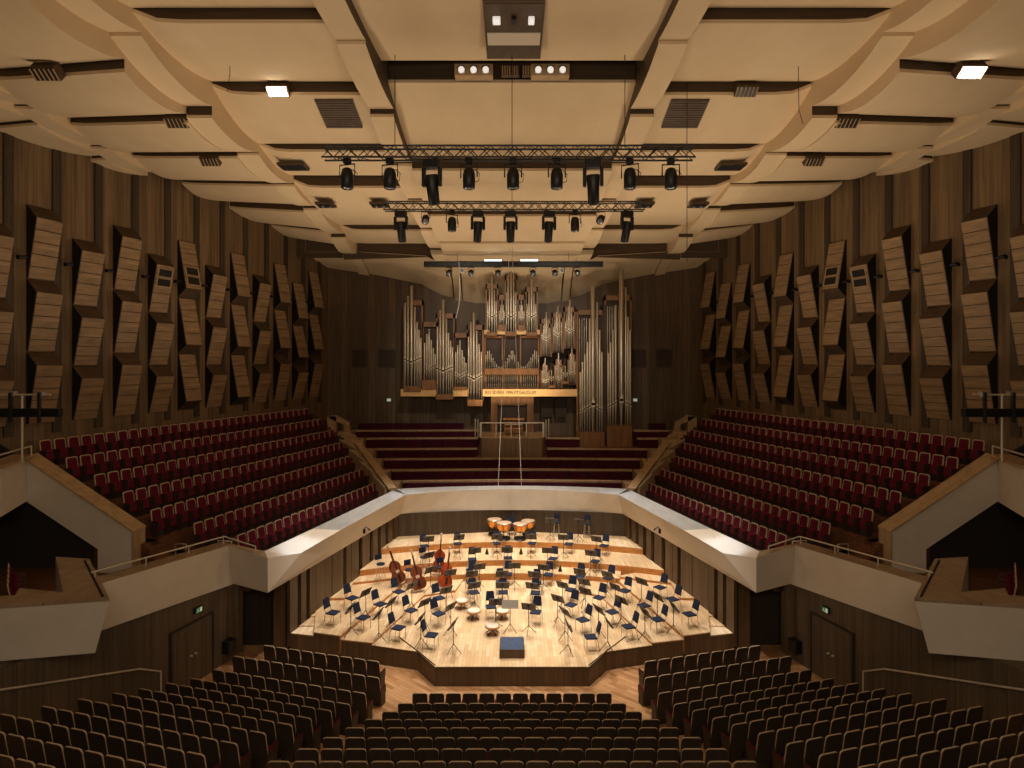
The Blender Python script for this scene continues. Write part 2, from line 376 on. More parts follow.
for k, (y, zt, n) in enumerate(CROWS):
    z = zt-SEATH
    if z > .03: tm.box(-n*PITCH/2-.75, n*PITCH/2+.75, 6, y+.55, 0, z)
for sd in (-1, 1):
    sm = MB()
    for k, (ix, iy, zt, n) in enumerate(SROWS):
        z = zt-SEATH
        if z < .03: continue
        # local frame: u outward along the row, v towards the stage
        U = Vector((math.cos(A15), math.sin(A15))); V = Vector((-math.sin(A15), math.cos(A15)))
        o = Vector((ix, iy)); d1 = .55
        P = [o+U*-.85+V*d1, o+U*6.6+V*d1, o+U*6.6+V*-6, o+U*-.85+V*-6]
        sm.prism([(p.x*sd, p.y) for p in P], 0, z)
    sm.build('tier_'+SIDE[sd], M_floor, fl)
tm.build('tier_centre', M_floor, fl)

# ------------------------------------------------------------------ seats
def seat_parts():
    """(name, MB, material): one fixed concert seat facing +Y, on the floor at z=0"""
    P = []
    def bow(z): return -.19-.10*((z-.38)/.6)
    def slab(w0, w1, z0, z1, y_off, th, r, nz=5, wid=None):
        """reclined slab with rounded upper corners"""
        mb = MB(); prof = []
        n = 5
        prof = [(-w0, z0), (w0, z0), (w1, z1-r)]+[(w1-r+r*math.cos(a), z1-r+r*math.sin(a)) for a in [PI/2*i/n for i in range(1, n+1)]]
        prof += [(-(w1-r)+r*math.cos(a), z1-r+r*math.sin(a)) for a in [PI/2+PI/2*i/n for i in range(0, n)]]+[(-w1, z1-r)]
        k = len(prof)
        v = [(x, bow(z)+y_off, z) for x, z in prof]+[(x, bow(z)+y_off+th, z) for x, z in prof]
        mb.add(v, [list(range(k)), [k+i for i in range(k)][::-1]]+[(i, k+i, k+(i+1) % k, (i+1) % k) for i in range(k)])
        return mb
    P.append(('back_frame', slab(.232, .222, .22, .99, .0, .032, .075), M_seatframe))
    P.append(('back_panel', slab(.231, .221, .21, .984, -.012, .012, .075), M_seatback))
    P.append(('back_cushion', slab(.196, .184, .30, .955, .020, .030, .06), M_red))
    c = MB().cbox(-.195, .195, -.045, .045, -.20, .20, .035).xf(Matrix.Translation((0, -.07, .40)) @ Matrix.Rotation(math.radians(14), 4, 'X'))
    P.append(('seat_cushion', c, M_red))
    for s in (-1, 1):
        a = MB().box(s*.237-.010, s*.237+.010, -.2, .10, 0, .56)
        a.cbox(s*.237-.012, s*.237+.012, .09, .14, .36, .58, .006)
        P.append(('armrest', a, M_armwood))
        P.append(('arm_pad', MB().cbox(s*.237-.012, s*.237+.012, -.18, .10, .56, .60, .008), M_red))
    P.append(('seat_base', MB().cbox(-.17, .17, -.18, -.02, 0, .22, .02), M_seatback))
    return P
M_armwood = wood('armrest_wood', lin(70, 53, 38), lin(52, 39, 28), (4, 4, 4), .5)
SP = seat_parts()
def make_seat(name, label, group):
    t = thing(name, label, 'seat', (0, 0, 0), 0, group)
    for n, mb, m in SP: mb.build(n, m, t)
    return t
def place_seats(name, spots, limit, stuff_name, stuff_label):
    """spots: (x, y, z, rz, label, group); nearest ones as objects, the rest as one"""
    spots.sort(key=lambda q: q[0]**2+q[1]**2+(q[2]-CAMZ)**2)
    first = None
    for q in spots[:limit]:
        if first is None:
            first = make_seat(name, q[4], q[5]); first.location = q[:3]; first.rotation_euler = (0, 0, q[3]); bpy.context.view_layer.update()
        else: dup(first, q[:3], q[3], q[4], q[5])
    rest = spots[limit:]
    if rest:
        mats = []
        mb = MB()
        for n, m_, m in SP:
            if m not in mats: mats.append(m)
        for q in rest:
            M = Matrix.Translation(q[:3]) @ Matrix.Rotation(q[3], 4, 'Z')
            for n, p, m in SP:
                k0 = len(mb.m); mb.merge(p, M); i = mats.index(m)
                for j in range(k0, len(mb.m)): mb.m[j] = i
        o = mb.build(stuff_name, mats); tag(o, stuff_label, 'seats', None, 'stuff')
spots = []
def rowname(k):
    return 'row nearest the stage' if k == 0 else nth(k+1)+' row from stage'
for k, (y, zt, n) in enumerate(CROWS):
    for i in range(n):
        x = (i-(n-1)/2)*PITCH
        spots.append((x, y+.27, zt-SEATH, 0, f'brown-backed seat, {nth(i+1)} from left in {rowname(k)}, centre stalls block', 'seats of the centre stalls block'))
for sd in (-1, 1):
    for k, (ix, iy, zt, n) in enumerate(SROWS):
        for i in range(n):
            x = ix+math.cos(A15)*PITCH*i; y = iy+math.sin(A15)*PITCH*i
            px = 512-600*x/y; py = 362+600*(CAMZ-zt)/y
            if px < -8 or py > 770: continue
            spots.append(((x-.27*math.sin(A15))*sd, y+.27*math.cos(A15), zt-SEATH, -A15*-sd, f'brown-backed seat, {nth(i+1)} from aisle in {rowname(k)}, {SIDE[sd]} stalls block', f'seats of the {SIDE[sd]} stalls block'))
print('stalls', len(spots))
place_seats('stalls_seat', spots, 310, 'stalls_seating', 'brown-backed seats of the stalls rows nearest the stage')

# side galleries: seven rows parallel to the side wall
BROWS = [(.6, 7.8, 3.3, 19.6), (1.75, 7.177, 3.48, 19.45), (2.9, 6.553, 3.94, 19.24), (4.05, 5.93, 4.69, 19.04), (5.2, 5.307, 5.86, 18.88), (6.35, 4.683, 6.25, 18.04), (7.5, 4.06, 6.74, 17.07)]
BP = .545
spots = []
for sd in (-1, 1):
    bal = struct(bpy.data.objects.new('floor_gallery_'+SIDE[sd], None)); C.objects.link(bal)
    tm = MB()
    for k, (d, zt, s0, s1) in enumerate(BROWS):
        z = zt-SEATH
        n = int(round((s1-s0)/BP))+1
        # the tier this row stands on, stepped along its length
        tm.prism([WP(sd, max(.4, s0-1.5-.25*k), d-.62), WP(sd, s1+.75, d-.62), WP(sd, s1+.75, d+.58), WP(sd, max(.4, s0-1.5-.25*k), d+.58)], 2.3, z)
        # aisle steps by the organ-side rail
        for q in range(3):
            tm.prism([WP(sd, max(.4, s0-1.5-.25*k), d+.58-.0), WP(sd, s0-.45, d+.58), WP(sd, s0-.45, d+.58+.2*(q+1)), WP(sd, max(.4, s0-1.5-.25*k), d+.58+.2*(q+1))], 2.3, z-.155*(q+1))
            tm.prism([WP(sd, s1+.4, d+.58), WP(sd, s1+1.0, d+.58), WP(sd, s1+1.0, d+.58+.2*(q+1)), WP(sd, s1+.4, d+.58+.2*(q+1))], 2.3, z-.155*(q+1))
        tm.prism([WP(sd, s1+.4, d-.62), WP(sd, s1+1.0, d-.62), WP(sd, s1+1.0, d+.58), WP(sd, s1+.4, d+.58)], 2.3, z)
        for i in range(n):
            s = s0+i*(s1-s0)/(n-1); x, y = WP(sd, s, d+.25)
            fx, fy = NX.x*-sd, NX.y
            rn = {0: 'back row', 6: 'front row'}.get(k, nth(k+1)+' row down')
            spots.append((x, y, z, face(fx, fy), f'red seat with pale wooden frame, {nth(i+1)} from organ end, {rn}, {SIDE[sd]} gallery', f'red seats of the {SIDE[sd]} gallery'))
    tm.build('tier', M_step, bal)
print('gallery', len(spots))
place_seats('gallery_seat', spots, 310, 'gallery_seating', 'red gallery seats at the end next to the organ wall')

# ------------------------------------------------------------------ lower walls, parapets and galleries
def loft(mb, lo, hi, mi=0, caps=True):
    n = len(lo); ar = sum(lo[i][0]*lo[(i+1) % n][1]-lo[(i+1) % n][0]*lo[i][1] for i in range(n))
    if ar < 0: lo, hi = lo[::-1], hi[::-1]
    f = [(i, (i+1) % n, n+(i+1) % n, n+i) for i in range(n)]
    if caps: f += [list(range(n))[::-1], [n+i for i in range(n)]]
    mb.add(list(lo)+list(hi), f, mi); return mb
def rail_tube(name, pts, r, posts, parent, m=None):
    mb = MB().tube(pts, r, 6)
    for p, z0 in posts: mb.tube([(p[0], p[1], z0), p], r*.9, 6)
    return mb.build(name, m or M_rail, parent)
for sd in (-1, 1):
    f = -sd
    L = lambda x, y, z=None, f=f: (x*f, y) if z is None else (x*f, y, z)
    sn = SIDE[sd]
    # side wall of the stalls, with the recess beside the stage
    lw = struct(MB().prism([L(-10.05, 22.4), L(-12.2, 15.2), L(-15.6, 4), L(-16.2, 4), L(-12.8, 15.2), L(-10.6, 22.6)], -.2, [2.78, 3.32, 3.3, 3.3, 3.32, 2.78]).build('wall_stalls_'+sn, M_low))
    rc = MB().prism([L(-10.3, 22.9), L(-8.2, 22.9), L(-8.2, 23.2), L(-10.3, 23.2)], -.2, 2.9)
    rc.build('recess_wall', M_recess, lw)
    MB().box(min(L(-8.46, 0)[0], L(-8.62, 0)[0]), max(L(-8.46, 0)[0], L(-8.62, 0)[0]), 22.84, 22.9, 1.2, 2.6).build('recess_strip', M_stagewall, lw)
    # stage side wall: boards standing proud of a dark backing
    sw = struct(MB().prism([L(-8.45, 22.35), L(-6.2, 31.95), L(-6.6, 32.1), L(-8.9, 22.4)], 0, 2.9).build('wall_stage_'+sn, M_front))
    a = Vector((-8.25, 22.3)); b = Vector((-6.0, 31.9)); dr = (b-a); nrm = Vector((-dr.y, dr.x)).normalized()
    t0 = 0
    segs = [(.0, .05), (.075, .11), (.135, .30), (.305, .40), (.43, .47), (.475, .545), (.58, .655), (.69, .745), (.78, .83), (.865, .915), (.945, 1.0)]
    bd = MB()
    for q0, q1 in segs:
        p, q = a+dr*q0, a+dr*q1
        bd.prism([L(*p), L(*q), L(*(q+nrm*.12)), L(*(p+nrm*.12))], .2, 2.85)
    bd.build('boards', M_stagewall, sw)
    # white parapet in front of the side gallery
    pc = struct(bpy.data.objects.new('wall_parapet_'+sn, None)); C.objects.link(pc)
    K, Kb, Ki = L(-5.55, 31.4, 3.86), L(-5.9, 31.9, 2.72), L(-6.35, 31.95, 3.95)
    Mp, Mi = L(-7.1, 24.8, 3.85), L(-8.15, 24.6, 3.96)
    Q, P2, P2b, P2i = L(-7.95, 22.6, 3.60), L(-8.55, 21.0, 3.94), L(-8.55, 21.0, 2.72), L(-8.95, 21.7, 3.96)
    mb = MB(); mb.add([K, Kb, P2b, Q, Mp], [(0, 1, 2), (0, 2, 3), (0, 3, 4)]); mb.add([Q, P2b, P2], [(0, 1, 2)])
    mb.add([Mp, Q, P2, P2i, Mi], [(0, 1, 4), (1, 2, 3), (1, 3, 4)])
    inn = [L(-6.45, 31.95, 2.72), L(-8.95, 21.7, 2.72)]
    mb.add([Kb, P2b, inn[1], inn[0]], [(0, 1, 2, 3)])
    mb.add([K, Kb, inn[0], Ki], [(0, 1, 2, 3)])
    P1, P1b = L(-10.3, 21.8, 4.13), L(-10.13, 21.85, 2.72)
    mb.add([P2, P2b, P1b, P1], [(0, 1, 2, 3)])
    A1, A1b = L(-11.62, 16.6, 4.6), L(-11.5, 16.6, 3.32)
    mb.add([P1, P1b, A1b, A1], [(0, 1, 2, 3)])
    mb.build('parapet_face', M_white, pc)
    le = MB()
    le.add([Ki, K, Mp, Mi], [(0, 1, 2), (0, 2, 3)])
    le.add([Ki, P2i, L(-8.95, 21.7, 2.8), L(-6.45, 31.95, 2.8)], [(0, 1, 2, 3)])
    le.build('grey_ledge', M_greyledge, pc)
    wl = MB()
    P1i, A1i = L(-10.75, 22.2, 4.15), L(-12.15, 16.9, 4.62)
    wl.add([P2, P1, P1i, P2i], [(0, 1, 2, 3)]); wl.add([P1, A1, A1i, P1i], [(0, 1, 2, 3)])
    wl.add([P1i, A1i, L(-12.15, 16.9, 3.3), L(-10.75, 22.2, 2.75)], [(0, 1, 2, 3)])
    wl.add([P2i, P1i, L(-10.75, 22.2, 2.75), L(-8.95, 21.7, 2.75)], [(0, 1, 2, 3)])
    wl.build('wood_ledge', M_ledge, pc)
    # underside and floor slab of the gallery
    sl = [L(-6.0, 32.2), L(-6.4, 31.95), L(-8.9, 21.75), L(-10.6, 22.3), L(-16, 22.3), L(-14, 42)]
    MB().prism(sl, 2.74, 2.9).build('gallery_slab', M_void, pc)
    MB().prism([L(-10.95, 21.9), L(-12.0, 16.9), L(-13.6, 16.4), L(-22, 15.5), L(-22, 23)], 3.36, 3.42).build('side_floor', M_step, pc)
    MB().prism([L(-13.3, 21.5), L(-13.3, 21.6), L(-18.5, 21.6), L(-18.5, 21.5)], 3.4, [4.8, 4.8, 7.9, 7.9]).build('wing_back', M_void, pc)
    MB().prism([L(-10.9, 21.9), L(-10.5, 22.2), L(-9.0, 21.9), L(-8.8, 24.0), L(-13.8, 23.6), L(-13.3, 21.3)], 2.8, 3.3).build('aisle_floor', M_step, pc)
    # the box at the side, nearer the rear
    bx = struct(bpy.data.objects.new('wall_box_'+sn, None)); C.objects.link(bx)
    lo = [L(-10.7, 15.40, 3.33), L(-13.1, 18.6, 3.33), L(-14.3, 18.8, 3.33), L(-12.1, 16.1, 3.33), L(-13.3, 16.35, 3.33), L(-13.05, 15.85, 3.33), L(-16.5, 15.3, 3.33), L(-16.5, 14.24, 3.33)]
    hi = [L(-10.4, 15.5, 4.62), L(-13.1, 18.6, 4.62), L(-14.3, 18.8, 4.62), L(-11.9, 15.9, 4.62), L(-13.3, 16.2, 4.62), L(-13.0, 15.7, 4.62), L(-16.5, 15.2, 4.62), L(-16.5, 14.28, 4.62)]
    loft(MB(), lo, hi).build('box_front', M_white, bx)
    hi2 = [(p[0], p[1], 4.63) for p in hi]; hi3 = [(p[0], p[1], 4.70) for p in hi]
    loft(MB(), hi2, hi3).build('box_ledge', M_ledge, bx)
    r0 = [L(-10.62, 15.58, 4.71), L(-13.1, 18.4, 4.71)]
    MB().tube(r0, .03, 6).build('ledge_groove', M_black, bx)
    # sloping parapet at the rear end of the gallery
    wg = struct(bpy.data.objects.new('wall_wing_'+sn, None)); C.objects.link(wg)
    pr = [(-17.04, 7.40), (-13.24, 4.83), (-13.24, 3.42), (-14.5, 3.42), (-14.5, 4.25), (-17.0, 5.92)]
    MB().extrude([L(x, 21.0, z) for x, z in pr], (0, .5, 0)).build('wing_face', M_white, wg)
    MB().extrude([L(x, 20.92, z) for x, z in [(-17.1, 7.52), (-13.2, 4.9), (-13.2, 4.83), (-17.1, 7.44)]], (0, .72, 0)).build('wing_ledge', M_pale, wg)
    MB().box(min(L(-13.26, 0)[0], L(-13.20, 0)[0]), max(L(-13.26, 0)[0], L(-13.20, 0)[0]), 20.92, 21.6, 3.42, 4.84).build('wing_end', M_pale, wg)
    lo = [L(-17.0, 21.0, 5.92), L(-16.1, 18.9, 5.92), L(-16.6, 18.7, 5.92), L(-17.5, 21.0, 5.92)]
    loft(MB(), lo, [(p[0], p[1], 7.42) for p in lo]).build('wing_return', M_white, wg)
    lo = [L(-16.95, 21.3, 7.44), L(-16.02, 18.9, 7.44), L(-16.7, 18.6, 7.44), L(-17.7, 21.3, 7.44)]
    loft(MB(), lo, [(p[0], p[1], 7.53) for p in lo]).build('wing_return_ledge', M_pale, wg)
    MB().prism([L(-17.0, 21.0), L(-16.3, 18.9), L(-22, 17), L(-22, 21.4)], 5.92, 6.1).build('upper_floor', M_ledge, wg)
    # handrails
    g = thing('handrail', f'slim steel handrail along the top of the {sn} side parapet', 'handrail', L(-10.4, 21.9, 4.13))
    def loc(p): return (p[0]-g.location.x, p[1]-g.location.y, p[2]-g.location.z)
    pts = [L(-11.85, 16.9, 4.87), L(-10.5, 21.9, 4.43), L(-9.15, 21.4, 4.22)]
    MB().tube([loc(p) for p in pts], .028, 6).build('rail', M_rail, g)
    for t in (.02, .35, .68, .99):
        x, y, z = [lerp(pts[0][i], pts[1][i], t) for i in range(3)]
        MB().tube([loc((x, y, z)), loc((x, y, z-.27))], .022, 6).build('post', M_rail, g)
    p = pts[2]; MB().tube([loc(p), loc((p[0], p[1], p[2]-.24))], .022, 6).build('post', M_rail, g)
    g = thing('handrail', f'steel guard rail where the {sn} sloping parapet meets the upper ledge', 'handrail', L(-16.9, 21.1, 7.53))
    pts = [L(-16.9, 21.1, 7.85), L(-16.2, 18.9, 7.85)]
    MB().tube([loc(q) for q in pts], .03, 6).build('rail', M_rail, g)
    for q in pts: MB().tube([loc(q), loc((q[0], q[1], 7.53))], .025, 6).build('post', M_rail, g)
    g = thing('handrail', f'pale handrail fixed low on the dark {sn} stalls wall', 'handrail', L(-11.6, 16.2, 0))
    wl_ = lambda Y: -10.05-.3*(22.4-Y)+.12
    hp = []
    for px, py in ((-40, 697), (0, 690), (140, 669), (161, 671.5)):
        Y = 22
        for _ in range(30): Y = -wl_(Y)*600/(512-px)
        hp.append(L(wl_(Y), Y, CAMZ-(py-362)*Y/600))
    MB().tube([loc(q) for q in hp], .03, 6).build('rail', M_rail, g)
    MB().tube([loc(hp[-1]), loc((hp[-1][0], hp[-1][1], hp[-1][2]-.85))], .03, 6).build('post', M_rail, g)
    for t in (.3, .75):
        q = [lerp(hp[1][i], hp[2][i], t) for i in range(3)]
        MB().tube([loc(q), loc((q[0]-.1*f, q[1], q[2]-.06))], .02, 6).build('bracket', M_rail, g)
    g = thing('handrail', f'short bent rail at the front seats of the {sn} gallery', 'handrail', L(-10.2, 23.2, 3.1))
    for (p, q) in ((L(-10.95, 22.35, 3.3), L(-10.4, 22.25, 3.3)), (L(-11.9, 21.9, 3.3), L(-12.3, 21.95, 3.3))):
        MB().tube([loc(p), loc((p[0], p[1], p[2]+.85)), loc((q[0], q[1], q[2]+.85)), loc(q)], .025, 6).build('rail', M_rail, g)
    # double door in the stalls wall, exit sign above
    d = struct(bpy.data.objects.new('door_'+('1' if sd < 0 else '2'), None)); C.objects.link(d)
    ang = math.atan2(1, .3*f)          # direction of the wall towards the stage
    y0, y1 = 19.28, 20.9
    P = lambda Y, o: L(-10.05-.3*(22.4-Y)+o, Y)
    MB().prism([P(y0, 0), P(y1, 0), P(y1, .05), P(y0, .05)], 0, 2.03).build('door_leaf', M_low, d)
    for (ya, yb, za, zb) in ((y0-.06, y0, 0, 2.09), (y1, y1+.06, 0, 2.09), (y0, y1, 2.03, 2.09)):
        MB().prism([P(ya, 0), P(yb, 0), P(yb, .08), P(ya, .08)], za, zb).build('door_frame', M_seatback, d)
    for yy in (20.0, 20.18):
        MB().tube([P(yy, .12)+(1.0,), P(yy, .05)+(1.0,)], .035, 8).build('door_handle', M_rail, d)
    ex = thing('exit_sign', f'small green running-man exit sign above the {sn} stalls door', 'sign', L(*[(-10.05-.3*(22.4-20.3))+.06, 20.3, 2.42]), face(1*f, -.3))
    MB().cbox(-.15, .15, -.04, .04, -.1, .1, .01).build('housing', M_black, ex)
    MB().box(-.135, .135, .04, .046, -.085, .085).build('green_panel', M_green, ex)
    pg = MB(); pg.box(-.12, -.03, .046, .05, -.07, .07)
    pg.lathe([(.004, -.001), (.016, 0), (.016, .004), (.004, .005)], n=8)
    k = len(pg.v)-8*4-16
    pg.box(.03, .06, .046, .05, -.02, .045); pg.extrude([(.03, .046, -.02), (.05, .046, -.02), (.0, .046, -.07), (-.015, .046, -.06)], (0, .004, 0))
    pg.extrude([(.05, .046, -.02), (.065, .046, -.02), (.1, .046, -.07), (.085, .046, -.075)], (0, .004, 0))
    pg.build('pictogram', M_ltgreen, ex)
    vt = thing('wall_loudspeaker', f'small dark loudspeaker low on the {sn} stalls wall beside the door', 'speaker', L(*[(-10.05-.3*(22.4-21.5))+.2, 21.5, .62]), face(1*f, -.3))
    MB().cbox(-.2, .2, -.16, .12, -.22, .24, .03).build('cabinet', M_black, vt)
    MB().cbox(-.17, .17, .12, .14, -.18, .2, .01).build('front_grille', M_darkgrey, vt)
    # sloping rail wall between choir and gallery
    dv = struct(bpy.data.objects.new('wall_divider_'+sn, None)); C.objects.link(dv)
    p0, p1 = Vector((-6.25, 32.2)), Vector((-10.3, 39.2)); dd = p1-p0; nn = Vector((-dd.y, dd.x)).normalized()
    lo = [L(*(p0), 2.9), L(*p1, 4.0), L(*(p1+nn*.3), 4.0), L(*(p0+nn*.3), 2.9)]
    hi = [L(*p0, 3.98), L(*p1, 6.0), L(*(p1+nn*.3), 6.0), L(*(p0+nn*.3), 3.98)]
    loft(MB(), lo, hi).build('divider_body', M_pale, dv)
    hi_a = [L(*(p0-nn*.06), 4.0), L(*(p1-nn*.06), 6.02), L(*(p1+nn*.40), 6.02), L(*(p0+nn*.40), 4.0)]
    loft(MB(), hi_a, [(q[0], q[1], q[2]+.06) for q in hi_a]).build('divider_cap', M_pale, dv)
    for k in range(4):
        q0 = p0+dd*(.05+.23*k)+nn*.34; q1 = p0+dd*(.05+.23*(k+1))+nn*.34
        z0 = lerp(3.98, 6, .05+.23*k); z1 = lerp(3.98, 6, .05+.23*(k+1))
        w_ = .28+.16*k
        lo = [L(*q0, 2.9), L(*q1, 2.9), L(*(q1+nn*w_), 2.9), L(*(q0+nn*.15), 2.9)]
        hi = [L(*q0, z0-.12), L(*q1, z1-.12), L(*(q1+nn*w_), z1-.12), L(*(q0+nn*.15), z0-.12)]
        loft(MB(), lo, hi).build('step_board', M_pale, dv)
        MB().tube([L(*(q0+nn*.1), z0-.04), L(*(q1+nn*w_), z1-.04)], .03, 6).build('step_rail', M_rail, dv)
    # little portal where the gallery stair comes up at the organ wall
    po = struct(bpy.data.objects.new('wall_portal_'+sn, None)); C.objects.link(po)
    for (xa, xb, ya, yb, za, zb) in ((-12.2, -11.6, 39.6, 40.0, 6.1, 7.2), (-11.15, -10.75, 39.7, 40.1, 5.2, 6.75)):
        MB().box(min(xa*f, xb*f), max(xa*f, xb*f), ya, yb, za, zb).build('portal_post', M_pale, po)
    MB().extrude([L(-12.2, 39.6, 7.2), L(-11.7, 39.6, 7.28), L(-10.75, 39.6, 6.75), L(-10.75, 39.6, 6.55), L(-11.6, 39.6, 6.85)], (0, .5, 0)).build('portal_cap', M_pale, po)
    # seats of the side box
    for i in range(5):
        x, y = -14.35-.345*i, 17.5+.42*i
        o = dup(bpy.data.objects['gallery_seat'], (x*f, y, 3.42), face(.77*f, .64), f'red seat of the {sn} side box, {nth(i+1)} from the rear of the hall', f'seats of the {sn} side box')

# stage rear wall and choir parapet
rw = struct(MB().prism([(-6.1, 31.85), (0, 32.9), (6.1, 31.85), (6.4, 32.3), (0, 33.4), (-6.4, 32.3)], .3, 2.73).build('wall_stage_back', M_stageback))
cp = struct(bpy.data.objects.new('wall_parapet_choir', None)); C.objects.link(cp)
arc_ = [(x, 32.75-(abs(x)/5.9)**2*.85) for x in [(-5.9+11.8*i/10) for i in range(11)]]
fr = MB(); n = len(arc_)
top_ = [(x*5.55/5.9, 32.75-(abs(x)/5.9)**2*1.35) for x, y in arc_]
fr.add([(x, y, 2.72) for x, y in arc_]+[(x, y, 3.86) for x, y in top_], [(i, i+1, n+i+1, n+i) for i in range(n-1)])
fr.add([(x, y, 2.72) for x, y in arc_]+[(x, y+.9, 2.72) for x, y in arc_], [(i, n+i, n+i+1, i+1) for i in range(n-1)])
fr.build('parapet_face', M_white, cp)
lg = MB(); lg.add([(x, y, 3.86) for x, y in top_]+[(x*1.06, y+.5, 3.95) for x, y in arc_], [(i, i+1, n+i+1, n+i) for i in range(n-1)])
lg.add([(x*1.06, y+.5, 3.95) for x, y in arc_]+[(x*1.06, y+.5, 2.9) for x, y in arc_], [(i, i+1, n+i+1, n+i) for i in range(n-1)])
lg.build('grey_ledge', M_greyledge, cp)

# choir tiers: each bench row has a pale rail behind it
CH = [(34.4, 4.03, 6.2), (35.6, 4.45, 7.05), (36.8, 4.91, 7.75), (38.0, 5.35, 8.45), (39.2, 5.87, 9.4), (40.4, 6.24, 10.4), (41.5, 6.7, 10.6)]
ch = struct(bpy.data.objects.new('floor_choir', None)); C.objects.link(ch)
yl = lambda Y, x: Y-.045*abs(x)
tm = MB(); nm = MB(); cw = MB(); bw = MB()
for k, (Y, z, xl) in enumerate(CH):
    fz = z-.98; Y0 = CH[k-1][0] if k else 33.2
    tm.prism([(-xl-.9, yl(Y0, xl)), (0, Y0), (xl+.9, yl(Y0, xl)), (xl+.9, yl(Y, xl)), (0, Y), (-xl-.9, yl(Y, xl))], 2.75, fz)
    if k == 6: continue
    for s in (-1, 1):
        xi = 2.2 if k >= 3 else 0
        xr = 4.4 if (s > 0 and k >= 4) else xl
        for (a, b) in ((xi, xr), (8.1, xl)) if (s > 0 and k >= 4) else ((xi, xr),):
            if k == 5 and a == 2.2 and s > 0: continue
            nm.prism([(s*a, yl(Y, a)-.10), (s*b, yl(Y, b)-.10), (s*b, yl(Y, b)+.12), (s*a, yl(Y, a)+.12)], z-.09, z+.03)
            bw.prism([(s*a, yl(Y, a)-.02), (s*b, yl(Y, b)-.02), (s*b, yl(Y, b)+.06), (s*a, yl(Y, a)+.06)], fz, z-.09)
        cw.prism([(s*(xl+.05), yl(Y, xl)-.9), (s*(xl+.95), yl(Y, xl)-.9), (s*(xl+.95), yl(Y, xl)+.1), (s*(xl+.05), yl(Y, xl)+.1)], 2.8, z+.03)
tm.build('choir_tier', M_step, ch); nm.build('tier_rail', M_pale, ch); cw.build('tier_cheek', M_pale, ch); bw.build('tier_back', M_plum, ch)
BL = 1.2
def make_bench():
    t = thing('choir_bench', 'bench', 'bench', (0, 0, 0), 0)
    MB().cbox(-.58, .58, -.02, .42, .30, .44, .03).build('seat_pad', M_plum, t)
    MB().cbox(-.58, .58, -.14, -.04, .30, .88, .03).build('back_pad', M_plum, t)
    MB().cbox(-.59, .59, -.17, -.11, .2, .91, .01).build('back_board', M_seatback, t)
    MB().box(-.56, .56, -.1, .34, 0, .30).build('plinth', M_seatback, t)
    return t
bench = None
for k, (Y, z, xl) in enumerate(CH):
    for s in (-1, 1):
        xi = .05 if k < 3 else 2.4
        n = int((xl-.15-xi)/BL)
        off = xl-.1-n*BL
        for i in range(n):
            x = s*(off+BL*(i+.5))
            if k >= 4 and 3.7 < x < 8.8: continue
            y = yl(Y, x)-.22; z_ = z-.98
            if k == 6 and abs(x) < 8.5 and x > 0: continue
            rn = 'front row' if k == 0 else ('back row' if k == 6 else nth(k+1)+' row up')
            lb = f'plum upholstered choir bench, {nth(i+1)} from centre, {rn}, {SIDE[s]} of the console'
            rz = PI+(-.045 if s > 0 else .045)
            rz = face(-.045*s, -1)
            if bench is None:
                bench = make_bench(); bench.location = (x, y, z_); bench.rotation_euler = (0, 0, rz); bench['label'] = lb; bench['group'] = 'choir benches'
                bpy.context.view_layer.update()
            else: dup(bench, (x, y, z_), rz, lb, 'choir benches')

# organ console balcony
cb = struct(bpy.data.objects.new('floor_console', None)); C.objects.link(cb)
MB().prism([(-2.05, 37.9), (-1.9, 37.45), (0, 37.3), (1.9, 37.45), (2.05, 37.9), (2.05, 40.2), (-2.05, 40.2)], 4.6, 6.05).build('console_front', M_console, cb)
MB().prism([(-2.1, 37.9), (-1.95, 37.40), (0, 37.25), (1.95, 37.40), (2.1, 37.9), (2.1, 40.2), (-2.1, 40.2)], 6.05, 6.13).build('console_floor', M_pale, cb)
g = thing('guard_rail', 'pale metal guard rail around the organ console balcony', 'railing', (0, 37.5, 6.13))
MB().cbox(-2.0, 2.0, -.03, .03, .83, .90, .01).build('top_rail', M_rail, g)
for x in (-1.96, -1.0, -.05, .9, 1.96):
    MB().cbox(x-.03 if abs(x) < 1.5 else x-.06, x+.03 if abs(x) < 1.5 else x+.06, -.03, .03, 0, .84, .005).build('post', M_rail, g)
for s in (-1, 1):
    for j in range(2): MB().tube([(s*(2.15+.2*j), .4+.5*j, -.2), (s*(2.15+.2*j), .4+.5*j, 1.05)], .035, 6).build('side_post', M_rail, g)
g = thing('organ_console', 'reddish wooden organ console with stepped keyboards behind the guard rail', 'organ console', (.1, 38.7, 6.13))
MB().cbox(-.62, .62, 0, .7, 0, .75, .02).build('body', M_organ, g)
MB().cbox(-.68, .68, -.05, .75, .92, 1.0, .02).build('top', M_riser, g)
MB().cbox(-.62, .62, .35, .7, .75, .93, .01).build('music_desk', M_organ, g)
MB().cbox(-.55, .55, -.25, .05, .62, .68, .01).build('keyboard', M_skin, g)
g = thing('organ_bench', 'low wooden organ bench standing in front of the organ console', 'bench', (.1, 38.05, 6.13))
MB().cbox(-.6, .6, -.16, .16, .42, .48, .01).build('seat', M_riser, g)
for s in (-1, 1): MB().cbox(s*.5-.03, s*.5+.03, -.14, .14, 0, .42, .01).build('leg', M_organ, g)

